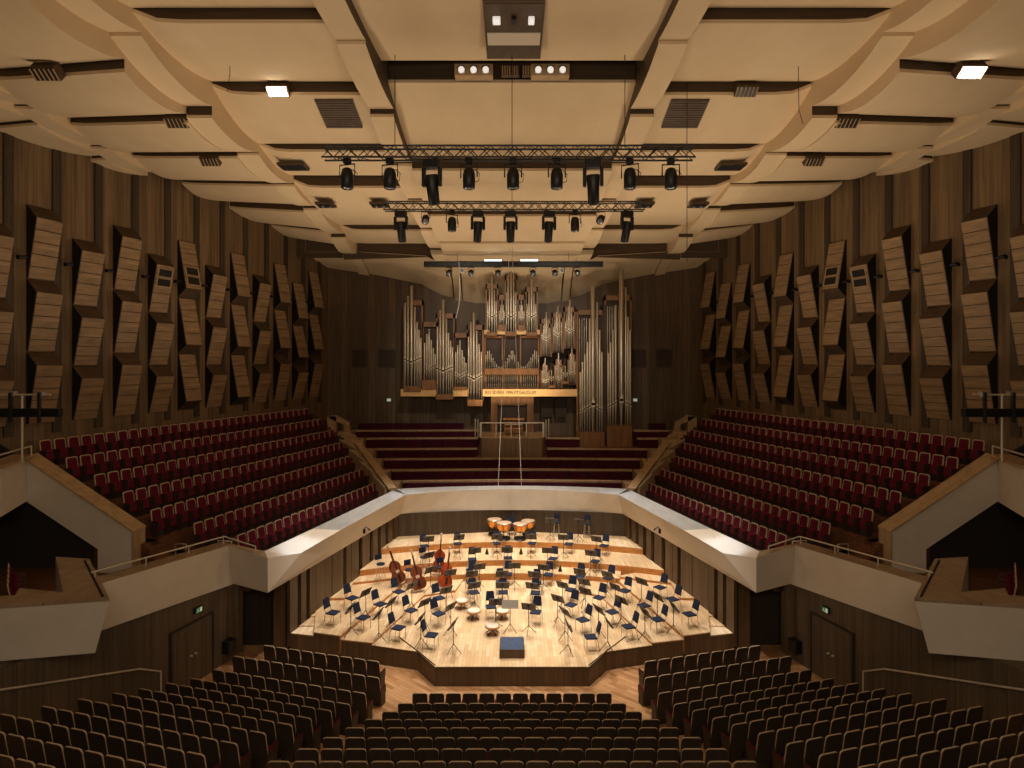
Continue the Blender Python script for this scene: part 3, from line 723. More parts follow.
# ------------------------------------------------------------------ stage
LV = {'main': .63, 'b': .72, 'c': .84, 'd': .95, 'e': 1.23, 'f': 1.535}
st = struct(bpy.data.objects.new('floor_stage', None)); C.objects.link(st)
def stage_part(name, poly, z, front=M_front, z0=0, riser=M_riser):
    """one level of the platform: a parquet top on a wooden body"""
    MB().prism(poly, z0, z-.025).build(name+'_body', riser, st)
    MB().prism(poly, z-.025, z).build(name+'_top', M_stage, st)
def mirror(pl): return pl+[(-x, y) for x, y in pl[::-1] if abs(x) > 1e-6]
wlx = lambda y: -8.25+(y-22.3)*(2.25/9.6)
main = mirror([(-2.57, 20.03), (-3.32, 21.07), (-5.03, 21.56), (-6.2, 21.83), (-6.9, 33), (0, 33)][0:4]+[(-5.2, 28.5)])
stage_part('main', main, LV['main'], riser=M_front)
for s in (-1, 1):
    m = lambda pl: [(x*-s, y) for x, y in pl]
    stage_part('inner_tier', m([(-5.03, 21.54), (-6.3, 21.82), (-5.2, 28.4), (-2.2, 28.2), (-2.5, 26.5), (-3.81, 25.97)]), LV['b'], z0=.2)
    stage_part('outer_tier', m([(-6.25, 21.84), (-7.3, 22.12), (-7.85, 24), (-7.2, 28.2), (-4.85, 27.9), (-4.85, 27.3)]), LV['c'], z0=.2)
    stage_part('ramp', m([(-7.3, 22.15), (-8.24, 22.36), (wlx(25.2), 25.2), (-7.05, 25.2)]), .70, z0=.2)
    for q in range(3):
        y0 = 22.9+.75*q
        stage_part('ramp_step', m([(-7.32+.08*q, y0), (wlx(y0), y0), (wlx(25.2), 25.2), (-7.05, 25.2)]), .74+.045*q, z0=.2)
    stage_part('wall_tier', m([(-7.0, 25.1), (wlx(25.05), 25.05), (-6.9, 28.2), (-6.0, 28.2), (-4.85, 27.6), (-7.1, 26.8)]), LV['d'], z0=.3)
def arcpoly(yc, ys, xs, n=16):
    p = [(-xs+2*xs*i/n, yc-(yc-ys)*((-xs+2*xs*i/n)/xs)**2) for i in range(n+1)]
    return p+[(6.1, 32.0), (0, 33), (-6.1, 32.0)]
stage_part('riser_one', arcpoly(28.0, 27.3, 4.9), LV['d'], z0=.3)
stage_part('riser_two', arcpoly(29.03, 27.6, 7.0), LV['e'], z0=.3)
stage_part('riser_three', arcpoly(30.95, 29.8, 6.5), LV['f'], z0=.3)
# dark seam of the stage lift and edge rail by the front corners
for s in (-1, 1):
    MB().tube([(s*2.57, 20.1, .64), (s*3.32, 21.1, .64), (s*4.2, 22.2, .645)], .022, 4).build('edge_seam', M_black, st)
# front boards, vertical grain facing the stalls
fb = [(-8.24, 22.36, .70), (-7.3, 22.13, .70), (-7.3, 22.12, .84), (-6.25, 21.82, .84), (-6.2, 21.8, .72), (-5.03, 21.52, .72), (-5.03, 21.54, .63), (-3.32, 21.05, .63), (-2.57, 20.0, .63)]
pl = [(x, y, z) for x, y, z in fb]+[(-x, y, z) for x, y, z in fb[::-1]]
fm = MB()
for (a, b) in zip(pl, pl[1:]):
    if (Vector(a)-Vector(b)).length < .2: continue
    z = min(a[2], b[2]) if abs(a[2]-b[2]) > .05 else a[2]
    fm.add([(a[0], a[1]-.03, 0), (b[0], b[1]-.03, 0), (b[0], b[1]-.03, z-.03), (a[0], a[1]-.03, z-.03)], [(0, 1, 2, 3)])
fm.build('front_boards', M_front, st)

# podium and conductor stand
g = thing('conductor_podium', 'square blue-topped conductor podium at the front centre of the stage', 'podium', (0, 21.1, .63))
MB().cbox(-.43, .43, -.5, .5, 0, .26, .01).build('body', M_front, g)
MB().cbox(-.41, .41, -.48, .48, .26, .285, .01).build('carpet_top', M_podium, g)
MB().box(-.43, .43, -.52, -.5, 0, .3).build('front_lip', M_front, g)

# chairs
def make_chair():
    t = thing('orchestra_chair', 'chair', 'chair')
    MB().cbox(-.20, .20, -.19, .22, .43, .48, .02).build('seat', M_blue, t)
    bk = MB().extrude([(-.18, -.02, 0), (.18, -.02, 0), (.15, -.02, .33), (.12, -.02, .36), (-.12, -.02, .36), (-.15, -.02, .33)], (0, .045, 0)); bk.xf(Matrix.Translation((0, -.25, .60)) @ Matrix.Rotation(math.radians(14), 4, 'X'))
    bk.build('backrest', M_blue, t)
    for sx in (-1, 1):
        MB().tube([(sx*.21, .2, 0), (sx*.20, .19, .43)], .013, 6).build('leg', M_steel, t)
        MB().tube([(sx*.21, -.26, 0), (sx*.20, -.19, .43)], .013, 6).build('leg', M_steel, t)
        MB().tube([(sx*.17, -.19, .43), (sx*.17, -.25, .62), (sx*.17, -.29, .75)], .012, 6).build('back_post', M_steel, t)
    return t
CON = (0, 20.6)
chair = None
def put_chair(x, y, z, label, group):
    global chair
    rz = face(CON[0]-x, CON[1]-y)+random.uniform(-.12, .12)
    if chair is None:
        chair = make_chair(); chair.location = (x, y, z); chair.rotation_euler = (0, 0, rz); tag(chair, label, None, group); bpy.context.view_layer.update(); return chair
    return dup(chair, (x, y, z), rz, label, group)
ZONES = {
 'on the second highest riser, {} from left': [(-4.34,29.76,1.23),(-2.72,30.13,1.23),(-0.76,30.20,1.23),(1.01,30.20,1.23),(2.85,30.07,1.23),(4.57,29.80,1.23)],
 'on the third highest riser, {} from left': [(-1.89,28.60,0.95),(-0.19,28.80,0.95),(1.96,28.70,0.95),(3.92,28.30,0.95)],
 'just in front of the lowest riser, {} from left': [(-1.81,27.50,0.63),(-0.19,27.50,0.63),(1.66,27.45,0.63),(3.04,26.95,0.72),(4.30,26.75,0.72)],
 'in the upper wind row of the flat stage, {} from left': [(-1.82,26.50,0.63),(-0.50,26.50,0.63),(1.09,26.41,0.63)],
 'in the lower wind row of the flat stage, {} from left': [(-1.60,25.33,0.63),(-0.37,25.33,0.63),(0.98,25.28,0.63)],
 'close behind the conductor stand, {} from left': [(-0.84,23.84,0.63),(0.93,23.34,0.63)],
 'on the outermost left tier, {} from the front': [(-6.80,22.77,0.84),(-6.45,24.18,0.84)],
 'on the inner left tier, {} from the front': [(-5.62,22.61,0.72),(-5.25,23.87,0.72),(-4.75,25.16,0.72)],
 'left of the inner left step, {} from the front': [(-4.17,21.95,0.63),(-3.96,23.49,0.63)],
 'on the open floor left of the podium, {} from front': [(-2.88,21.36,0.63),(-2.84,23.17,0.63),(-3.01,24.72,0.63)],
 'on the open floor right of the podium, {} from front': [(2.79,21.22,0.63),(2.68,22.63,0.63),(2.37,24.03,0.63),(2.50,25.62,0.63)],
 'by the inner right step, {} from the front': [(4.30,22.05,0.63),(3.90,23.34,0.63),(3.60,24.76,0.63)],
 'on the inner right tier, {} from the front': [(5.47,22.45,0.72),(5.23,23.74,0.72),(4.75,25.26,0.72)],
 'on the outermost right tier, {} from the front': [(6.70,22.63,0.84),(6.45,24.07,0.84),(6.25,25.32,0.84)],
}
for zt, l in ZONES.items():
    for i, p in enumerate(l):
        put_chair(*p, 'blue orchestra chair '+zt.format(nth(i+1)), 'blue orchestra chairs')

# music stands
def make_stand(name, cat, desk, w=.27, h=.34, H=1.02):
    t = thing(name, 'stand', cat)
    MB().tube([(0, 0, .28), (0, 0, H-.05)], .014, 6).build('pole', M_black, t)
    R = Matrix.Translation((0, 0, H)) @ Matrix.Rotation(math.radians(-28), 4, 'X')
    MB().cbox(-w, w, -.012, .012, -h/2, h/2, .006).xf(R).build('desk', desk, t)
    MB().cbox(-w, w, -.06, .012, -h/2-.012, -h/2+.006, .004).xf(R).build('ledge', desk, t)
    MB().cbox(-.05, .05, .012, .045, -.06, .06, .006).xf(R).build('clamp', M_black, t)
    for k in range(3):
        a = PI/2+2*PI*k/3
        MB().tube([(0, 0, .32), (.17*math.cos(a), .17*math.sin(a), .13), (.30*math.cos(a), .30*math.sin(a), .01)], .011, 5).build('leg', M_black, t)
    return t
stand = make_stand('music_stand', 'music stand', M_stand)
stand_used = [0]
def put_stand(x, y, z, label, away=None):
    # desk faces the player, i.e. away from the podium
    rz = face(CON[0]-x, CON[1]-y)+random.uniform(-.15, .15)
    if not stand_used[0]:
        stand_used[0] = 1; stand.location = (x, y, z); stand.rotation_euler = (0, 0, rz); tag(stand, label, None, 'music stands'); bpy.context.view_layer.update(); return
    dup(stand, (x, y, z), rz, label, 'music stands')
SZ = {
 'on the left string tiers, {} from front': sorted([(-5.95,22.15,0.72),(-5.75,23.6,0.72),(-4.85,21.85,0.63),(-4.6,22.9,0.63),(-4.10,24.58,0.63)], key=lambda p: p[1]),
 'on the left open floor, {} from front': sorted([(-3.26,21.45,0.63),(-3.32,22.86,0.63),(-2.29,22.44,0.63),(-2.05,20.99,0.63),(-2.64,24.10,0.63)], key=lambda p: p[1]),
 'at the second highest riser, {} from left': [(-4.03,29.0,1.23),(-2.58,29.3,1.23),(-0.74,29.40,1.23),(0.93,29.40,1.23),(2.51,29.3,1.23),(4.07,29.0,1.23)],
 'on the top riser near the rear wall, {} from left': [(1.99,31.2,1.535),(3.43,31.0,1.535)],
 'at the third highest riser, {} from left': [(-1.71,28.15,0.95),(-0.23,28.25,0.95),(1.67,28.15,0.95),(3.64,27.75,0.95)],
 'in front of the lowest riser, {} from left': [(-1.45,26.85,0.63),(0.12,26.98,0.63),(1.40,26.75,0.63),(2.95,26.2,0.63),(4.1,25.85,.63)],
 'beside the double basses, {} from left': [(-3.79,27.45,0.95),(-3.55,26.20,0.72),(-2.68,26.10,0.63)],
 'before the upper wind row, {} from left': [(-1.73,25.95,0.63),(-0.44,25.92,0.63),(0.95,25.85,0.63)],
 'before the lower wind row, {} from left': [(-1.54,24.6,0.63),(-0.39,24.6,0.63),(0.82,24.55,0.63)],
 'just behind the podium stand, {} from left': [(-0.62,22.9,0.63),(0.62,22.45,0.63)],
 'on the right open floor, {} from front': sorted([(2.07,24.63,0.63),(2.93,23.98,0.63),(1.77,23.23,0.63),(1.94,22.0,0.63),(1.95,20.90,0.63)], key=lambda p: p[1]),
 'by the inner right step, {} from front': sorted([(3.2,22.2,0.63),(3.38,21.18,0.63),(4.2,23.1,0.63),(3.0,25.0,0.63)], key=lambda p: p[1]),
 'on the right string tiers, {} from front': sorted([(5.35,24.8,0.72),(4.87,21.99,0.63),(5.62,23.2,0.72),(6.0,22.3,0.72),(4.2,24.4,.63)], key=lambda p: p[1]),
}
for zt, l in SZ.items():
    for i, p in enumerate(l): put_stand(*p, 'dark music stand '+zt.format(nth(i+1)))
cs = make_stand('conductor_stand', 'music stand', M_standlight, .31, .30, 1.05); cs.location = (-.07, 22.6, .63); cs.rotation_euler = (0, 0, 0)
cs['label'] = 'wide grey conductor desk on a slim pole behind the podium'

# tall stools: double bass players and percussion
def make_stool():
    t = thing('tall_stool', 'stool', 'stool')
    MB().lathe([(.17, .70), (.19, .715), (.19, .75), (.17, .765)], n=16).build('seat', M_blue, t)
    bk = MB().cbox(-.17, .17, -.02, .02, 0, .26, .05); bk.xf(Matrix.Translation((0, -.2, .88))); bk.build('backrest', M_blue, t)
    MB().tube([(0, -.16, .71), (0, -.23, .80), (0, -.22, .98)], .015, 6).build('back_post', M_steel, t)
    for k in range(4):
        a = PI/4+PI/2*k; MB().tube([(.14*math.cos(a), .14*math.sin(a), .7), (.22*math.cos(a), .22*math.sin(a), 0)], .013, 6).build('leg', M_steel, t)
    v = [(.19*math.cos(2*PI*i/16), .19*math.sin(2*PI*i/16), .25) for i in range(17)]
    MB().tube(v, .010, 5).build('foot_ring', M_steel, t)
    return t
stool = None
for i, (x, y, z, lb) in enumerate([(-5.93, 27.1, .95, 'tall blue stool nearest the left stage wall by the double basses'), (-4.62, 27.0, .72, 'tall blue stool between the two left double basses'),
        (-4.12, 28.05, .95, 'tall blue stool behind the second double bass stand'), (-3.22, 27.3, .72, 'tall blue stool next to the red double bass'),
        (2.37, 32.0, 1.535, 'tall blue percussion stool at the rear wall, nearer the timpani'), (3.95, 31.7, 1.535, 'tall blue percussion stool at the rear wall, farther from the timpani')]):
    rz = face(CON[0]-x, CON[1]-y)
    if stool is None: stool = make_stool(); stool.location = (x, y, z); stool.rotation_euler = (0, 0, rz); tag(stool, lb, None, 'tall stools'); bpy.context.view_layer.update()
    else: dup(stool, (x, y, z), rz, lb, 'tall stools')
ws = thing('wind_stool', 'low round white-topped stool, frontmost beside the conductor stand', 'stool', (-.73, 22.43, .63), 0, 'white topped stools')
MB().lathe([(.20, .24), (.235, .27), (.235, .31)], n=20).build('rim', M_riser, ws)
MB().lathe([(.21, .31), (.215, .335), (.17, .35), (.02, .355)], n=20).build('white_top', M_white, ws)
ws.scale = (1.2, 1.2, 1.0)
for k in range(5):
    a = 2*PI*k/5+.3; MB().tube([(.03*math.cos(a), .03*math.sin(a), .2), (.22*math.cos(a), .22*math.sin(a), .015)], .014, 5).build('leg', M_black, ws)
MB().tube([(0, 0, .1), (0, 0, .26)], .03, 8).build('column', M_black, ws)
bpy.context.view_layer.update()
for x, y, lb in ((-1.52, 23.78, 'low round white-topped stool in the left column of wind desks, nearer'), (-.38, 23.78, 'low round white-topped stool in the middle column of wind desks'), (-2.08, 24.8, 'low round white-topped stool in the left column of wind desks, farther')):
    dup(ws, (x, y, .63), .4, lb, 'white topped stools')

# timpani
def make_timp():
    t = thing('timpano', 'drum', 'timpani')
    MB().lathe([(.03, .38), (.16, .40), (.28, .50), (.35, .66), (.375, .82), (.38, .84)], n=28).build('kettle', M_drum, t)
    MB().lathe([(.385, .83), (.395, .84), (.395, .87), (.385, .875)], n=28).build('hoop', M_steel, t)
    MB().lathe([(.38, .873), (.37, .878), (.02, .88)], n=28).build('drum_head', M_skin, t)
    for k in range(8):
        a = 2*PI*k/8; MB().tube([(.40*math.cos(a), .40*math.sin(a), .86), (.40*math.cos(a), .40*math.sin(a), .70)], .012, 5).build('tuning_rod', M_steel, t)
    for k in range(3):
        a = 2*PI*k/3+.5; MB().tube([(.34*math.cos(a), .34*math.sin(a), .62), (.30*math.cos(a), .30*math.sin(a), .3), (.36*math.cos(a), .36*math.sin(a), .04)], .02, 6).build('leg', M_black, t)
    MB().lathe([(.32, .05), (.34, .07), (.34, .11), (.30, .12)], n=18).build('base', M_black, t)
    MB().cbox(-.08, .08, -.5, -.2, .06, .10, .01).build('pedal', M_steel, t)
    return t
tp = None
for x, y, s_, lb in ((-.93, 32.05, 1.0, 'copper timpano at the far left of the set of four'), (-.42, 31.3, 1.02, 'copper timpano second from left, in the front pair'),
                 (.42, 31.3, .96, 'copper timpano third from left, in the front pair'), (.86, 32.05, .92, 'copper timpano at the far right of the set of four')):
    if tp is None: tp = make_timp(); tp.location = (x, y, 1.535); tag(tp, lb, None, 'timpani'); o = tp; bpy.context.view_layer.update()
    else: o = dup(tp, (x, y, 1.535), 0, lb, 'timpani')
    o.scale = (s_, s_, s_)
put_chair(0, 32.25, 1.535, 'blue chair behind the four copper timpani at the rear wall', 'blue orchestra chairs')
# brass mutes on the risers
mu = thing('brass_mute', 'small black cone mute on the second riser, left one', 'mute', (-1.25, 29.9, 1.23), 0, 'brass mutes')
MB().lathe([(.10, 0), (.095, .02), (.045, .22), (.05, .24)], n=12).build('cone', M_black, mu); MB().lathe([(.015, .24), (.02, .27), (.01, .30)], n=8).build('knob', M_black, mu)
bpy.context.view_layer.update()
dup(mu, (.45, 29.9, 1.23), 0, 'small black cone mute on the second riser, right one', 'brass mutes'); dup(mu, (2.27, 28.25, .95), 0, 'small black cone mute on the third riser at the right', 'brass mutes')

# double basses leaning on their stools
def make_bass(label, loc, rz, m, tilt, roll=0):
    """instrument about 1.8 m long, belly towards +Y, leaning back by tilt"""
    t = thing('double_bass', label, 'double bass', loc, rz, None)
    T = Matrix.Rotation(roll, 4, 'Y') @ Matrix.Rotation(tilt, 4, 'X')
    half = [(.06, .12), (.22, .13), (.31, .24), (.33, .36), (.28, .50), (.21, .60), (.205, .68), (.25, .80), (.255, .90), (.20, 1.02), (.10, 1.10), (.05, 1.14)]
    out = half+[(-x, z) for x, z in half[::-1]]
    n = len(out); mb = MB()
    for y in (-.10, .10): pass
    v = [(x*.96, -.10, z) for x, z in out]+[(x, -.085, z) for x, z in out]+[(x, .085, z) for x, z in out]+[(x*.96, .10, z) for x, z in out]
    fs = [list(range(n)), [3*n+i for i in range(n)][::-1]]
    for r in range(3): fs += [(r*n+i, (r+1)*n+i, (r+1)*n+(i+1) % n, r*n+(i+1) % n) for i in range(n)]
    MB().add(v, fs).xf(T).build('body', m, t)
    MB().cbox(-.03, .03, .02, .09, 1.05, 1.62, .012).xf(T).build('neck', m, t)
    MB().cbox(-.025, .025, .09, .115, .78, 1.60, .006).xf(T).build('fingerboard', M_black, t)
    MB().cbox(-.035, .035, 0, .07, 1.62, 1.80, .015).xf(T).build('pegbox', M_skin, t)
    MB().lathe([(.02, -.05), (.05, -.045), (.05, .045), (.02, .05)], n=12).xf(T @ Matrix.Translation((0, .01, 1.83)) @ Matrix.Rotation(PI/2, 4, 'Y')).build('scroll', M_skin, t)
    MB().cbox(-.09, .09, .10, .12, .60, .72, .008).xf(T).build('bridge', M_seatframe, t)
    MB().cbox(-.05, .05, .12, .135, .25, .52, .01).xf(T).build('tailpiece', M_black, t)
    for sx in (-1, 1):
        MB().extrude([(sx*.11, .1005, .58), (sx*.125, .1005, .58), (sx*.15, .1005, .74), (sx*.135, .1005, .74)], (0, .002, 0)).xf(T).build('sound_hole', M_black, t)
    MB().tube([(0, 0, .12), (0, 0, 0)], .012, 6).xf(T).build('endpin', M_steel, t)
    return t
make_bass('brown double bass leaning away from a stool, nearest the left wall', (-4.95, 26.75, .84), face(.75, -.65), M_bassdark, .25, .22)
make_bass('dark red double bass with pale scroll, second from left', (-4.0, 26.3, .72), face(.45, -.9), M_bassdark, .30, .16)
make_bass('bright red-orange double bass leaning to the right, frontmost', (-3.0, 26.5, .72), face(.5, -.85), M_basswood, .35, -.32)
make_bass('reddish double bass standing behind the dark desks, rearmost', (-3.42, 27.75, .95), face(.2, -1), M_basswood, .16, -.1)

# ------------------------------------------------------------------ wall diffusers: three tiers of slanted wooden boxes
TCOL = [22.4, 20.75, 19.04, 17.34, 15.6, 13.9, 12.28, 10.6, 8.9, 7.2, 5.46, 3.76, 2.16]
ODD = [16.85, 14.0, 11.2, 8.4]; EVEN = [15.9, 13.15, 10.65, 8.4]
INV = {5: (1, 1, 1), 7: (1, 1, 1), 9: (1, 1, 0), 10: (1, 1, 0), 11: (1, 1, 0)}
for sd in (-1, 1):
    f = -sd
    for ci, tk in enumerate(TCOL):
        k = ci-1
        s1 = tk/.9583; s0 = s1-1.0
        H = ODD if k % 2 else EVEN
        for t in range(3):
            zt, zb = H[t], H[t+1]
            inv = INV.get(k, (0, 0, 0))[t]
            D = .52
            if not inv: prof = [(0, zt), (D, zt-.52), (.05, zb+.02), (0, zb+.02)]; fr = ((D, zt-.52), (.05, zb+.02))
            else: prof = [(0, zt-.02), (.05, zt-.02), (D, zb+.45), (0, zb)]; fr = ((.05, zt-.02), (D, zb+.45))
            def P3(s, d, z): x, y = WP(sd, s, d); return (x, y, z)
            tn = ('top', 'middle', 'lowest')[t]
            lab = f'{"inverted" if inv else "slanted"} wooden wall diffuser, {tn} tier, {nth(13-ci)} column from organ, {SIDE[sd]} wall'
            org = P3(s1-.55, 0, zb)
            th = thing('wall_diffuser', lab, 'acoustic panel', org, 0, f'wooden diffusers on the {SIDE[sd]} wall')
            M0 = Matrix.Translation(Vector(org)*-1)
            a = [P3(s0, d, z) for d, z in prof]; b = [P3(s1, d, z) for d, z in prof]
            dv_ = Vector(b[0])-Vector(a[0])
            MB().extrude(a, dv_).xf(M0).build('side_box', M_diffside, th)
            MB().extrude([P3(s1+.004, d, z) for d, z in prof], (Vector(P3(s1+.012, 0, 0))-Vector(P3(s1+.004, 0, 0)))).xf(M0).build('end_shade', M_black, th)  # black sheet: shade on the end facing the rear, put in as colour
            n = 5 if not inv else 4
            for q in range(n):
                u0, u1 = q/n+.008, (q+1)/n-.008
                p = [lerp(fr[0][i], fr[1][i], u0) for i in (0, 1)]; r = [lerp(fr[0][i], fr[1][i], u1) for i in (0, 1)]
                nx, nz = (r[1]-p[1]), -(r[0]-p[0]); l_ = math.hypot(nx, nz); nx, nz = -nx/l_*.03, -nz/l_*.03
                pl_ = [p, r, [r[0]+nx, r[1]+nz], [p[0]+nx, p[1]+nz]]
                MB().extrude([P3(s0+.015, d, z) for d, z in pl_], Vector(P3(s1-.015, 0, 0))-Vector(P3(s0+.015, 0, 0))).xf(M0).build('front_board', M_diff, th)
            if (k in (4, 5)) and t == 0:
                for q in range(2):
                    u0 = (.08+.2*q) if k == 4 else (.55+.2*q); u1 = u0+.17
                    p = [lerp(fr[0][i], fr[1][i], u0) for i in (0, 1)]; r = [lerp(fr[0][i], fr[1][i], u1) for i in (0, 1)]
                    nx, nz = (r[1]-p[1]), -(r[0]-p[0]); l_ = math.hypot(nx, nz); nx, nz = -nx/l_, -nz/l_
                    for nm_, in_, e0, e1, m in (('grille_frame', .0, .03, .06, M_pale), ('grille_panel', .05, .05, .075, M_black)):
                        du = [(r[0]-p[0])*in_*1.2, (r[1]-p[1])*in_*1.2]
                        p_ = [p[0]+du[0]+nx*e0, p[1]+du[1]+nz*e0]; r_ = [r[0]-du[0]+nx*e0, r[1]-du[1]+nz*e0]
                        g0, g1 = s0+.10+in_, s1-.10-in_
                        q4 = [p_, r_, [r_[0]+nx*(e1-e0), r_[1]+nz*(e1-e0)], [p_[0]+nx*(e1-e0), p_[1]+nz*(e1-e0)]]
                        MB().extrude([P3(g0, d, z) for d, z in q4], Vector(P3(g1, 0, 0))-Vector(P3(g0, 0, 0))).xf(M0).build(nm_, m, th)
    # small spotlights on brackets between the columns
    first = None
    for i, tk in enumerate(TCOL[1:12]):
        s = tk/.9583-1.45; z = 14.75
        x, y = WP(sd, s, .08)
        lb = f'small black wall spotlight, {nth(11-i)} from the organ end, {SIDE[sd]} wall'
        rz = face(NX.x*f, NX.y)
        if first is None:
            first = thing('wall_spotlight', lb, 'spotlight', (x, y, z), rz, f'small spotlights on the {SIDE[sd]} wall')
            MB().cbox(-.05, .05, -.06, .02, -.07, .07, .01).build('wall_plate', M_black, first)
            MB().tube([(0, 0, 0), (0, .18, .02)], .02, 6).build('arm', M_black, first)
            MB().tube([(-.12, .2, .02), (.16, .2, -.02)], .07, 10).build('lamp_head', M_black, first)
            bpy.context.view_layer.update()
        else: dup(first, (x, y, z), rz, lb)

# ------------------------------------------------------------------ pipe organ
OY = 40.0
X_ = lambda px: (px-512)*OY/600
Z_ = lambda py: CAMZ-(py-362)*OY/600
org = thing('pipe_organ', 'large pipe organ with tin pipe towers and wooden casework on the rear wall', 'organ', (0, OY, 6))
O0 = Matrix.Translation((0, -OY, -6))
pipes = []
def pipe(px, top, toe, mouth, wpx, y=0.0):
    pipes.append((wpx*(Z_(mouth)-Z_(toe)+2), px, top, toe, mouth, wpx, y))
def pipe_mesh(px, top, toe, mouth, wpx, y):
    x = X_(px); r = wpx/2*OY/600; zt, z0, zm = Z_(top), Z_(toe), Z_(mouth)
    mb = MB()
    yy = OY-r-y
    n = 12 if wpx > 1.8 else 8
    mb.lathe([(r*.28, z0), (r, zm), (r, zt-.01), (r*.93, zt)], (x, yy, 0), n)
    h = min(.5, r*2.6)
    mb.box(x-r*.62, x+r*.62, yy-r*1.03, yy-r*.5, zm+.02, zm+.02+h*.45, 2)
    mb.extrude([(x-r*.7, yy-r*1.06, zm+.02+h*.45), (x+r*.7, yy-r*1.06, zm+.02+h*.45), (x, yy-r*1.06, zm+.02+h*1.35)], (0, r*.3, 0), 1)
    mb.box(x-r*.8, x+r*.8, yy-r*1.12, yy-r*.6, zm-h*.18, zm+.02, 1)
    return mb.xf(O0)
def tower(name, tops, toe, mouth, vee, wpx, frame=None, base=None, depth=.9, big=None, y=0.0):
    """tops: [(px, py)], frame: (px0, px1, py_top), base: (px0, px1, py0, py1)"""
    c = max(tops, key=lambda q: -q[1])[0]; span = max(abs(q[0]-c) for q in tops)+.01
    for px, py in tops:
        w_ = big if (big and px == c) else wpx
        pipe(px, py, toe, mouth-vee*abs(px-c)/span, w_, y)
    if frame:
        a, b, t = frame
        xa, xb, zt = X_(a), X_(b), Z_(t); zb = Z_(toe)-.1
        MB().box(xa, xb, OY+.25, OY+depth, zb, zt-.1).xf(O0).build('case_back', M_organd, org)
        for x in (xa, xb): MB().box(x-.05, x+.05, OY-.1, OY+.25, zb, zt).xf(O0).build('case_post', M_organ, org)
        MB().box(xa-.05, xb+.05, OY-.1, OY+.3, zt-.33, zt).xf(O0).build('case_top', M_organ, org)
    if base:
        a, b, t, bt = base
        MB().cbox(X_(a), X_(b), OY-.55-y, OY+depth, Z_(bt), Z_(t), .02).xf(O0).build('wind_chest', M_organ, org)
tower('a', [(405.3, 303), (408.2, 296), (411.7, 286), (414.9, 307), (417.2, 322), (419.2, 330), (421, 338)], 387, 363, 4, 2.5, (404.5, 422.5, 300.5), (405, 422, 386, 391.5), big=3.4)
tower('b', [(424.8, 343), (427, 334), (429.2, 329), (431.3, 340), (433.3, 348), (435.2, 354)], 380, 369, 3, 2.0, (423, 437, 322), (423, 437, 380, 389.5))
tower('c', [(437.9, 327), (440.6, 310), (443.6, 300), (446.7, 319), (448.9, 333), (451, 341), (452.8, 347)], 394, 372, 4, 2.5, (437, 454, 313.5), (437, 454, 394, 399), big=3.3, y=.15)
tower('d', [(455.8, 352), (457.8, 345), (460, 340), (462.2, 350), (464.2, 357), (466.2, 363)], 386.5, 377, 3, 2.0, (454.5, 467.5, 333), (454.5, 467.5, 386.5, 390))
tower('e', [(468.8, 337), (471.1, 322), (474, 313), (477, 331), (479.3, 344), (481.5, 352)], 400, 380, 4, 2.5, (467.5, 483, 325), (468, 483, 399, 405.5), big=3.3, y=.15)
for c, t in ((492, 277), (511, 268.5), (531.5, 280)):
    sp = 1.95 if c == 511 else 1.8
    tower('crown', [(c-2.4*sp, t+24), (c-1.4*sp, t+12), (c, t), (c+1.35*sp, t+13), (c+2.35*sp, t+24)], 333, 318, 3, 2.1, (c-5.6, c+5.6, t+7), (c-5.4, c+5.4, 332.5, 336), big=2.7)
for c in (502, 521.3):
    tower('crown_small', [(c-2.6, 311), (c-1.3, 305), (c, 298), (c+1.3, 305), (c+2.6, 311)], 325, 319, 1.5, 1.35, (c-3.6, c+3.6, 295), (c-3.6, c+3.6, 325, 331))
for a, b, z0, z1 in ((484.5, 489, 330, 334.5), (497.5, 506, 330, 334.5), (516.5, 526, 330, 334.5), (536.5, 539.5, 330, 334.5)):
    MB().box(X_(a), X_(b), OY-.3, OY+.5, Z_(z1), Z_(z0)).xf(O0).build('shelf', M_gild, org)
MB().box(X_(497), X_(527), OY-.2, OY+.4, Z_(333), Z_(332)).xf(O0).build('shelf', M_gild, org)
# middle field: waves of slender pipes above a wooden chest
for i in range(30):
    px = 485.8+i*52.4/29; ph = (px-512)/23.3
    top = 367-18*(1-abs(math.sin(ph*PI)))**.85
    pipe(px, top, 373.5, min(top+7, 372), 1.25)
MB().box(X_(485), X_(538.5), OY-.35, OY+.2, Z_(374.5), Z_(368.5)).xf(O0).build('chest', M_organ, org)
for i in range(27):
    px = 486.3+i*51.4/26
    pipe(px, 375, 387.5, 386, 1.0, -.1)
MB().box(X_(484.8), X_(538.8), OY-.3, OY+.3, Z_(390), Z_(387)).xf(O0).build('chest', M_organ, org)
MB().box(X_(484.8), X_(538.8), OY+.3, OY+.9, Z_(390), Z_(334)).xf(O0).build('case_back', M_organd, org)
for px in (485, 502.5, 520.5, 538.6): MB().box(X_(px)-.05, X_(px)+.05, OY-.05, OY+.3, Z_(390), Z_(335)).xf(O0).build('case_post', M_organ, org)
MB().box(X_(484.8), X_(502.5), OY-.05, OY+.3, Z_(338), Z_(336)).xf(O0).build('case_top', M_organ, org)
MB().box(X_(520.5), X_(538.8), OY-.05, OY+.3, Z_(338), Z_(336)).xf(O0).build('case_top', M_organ, org)
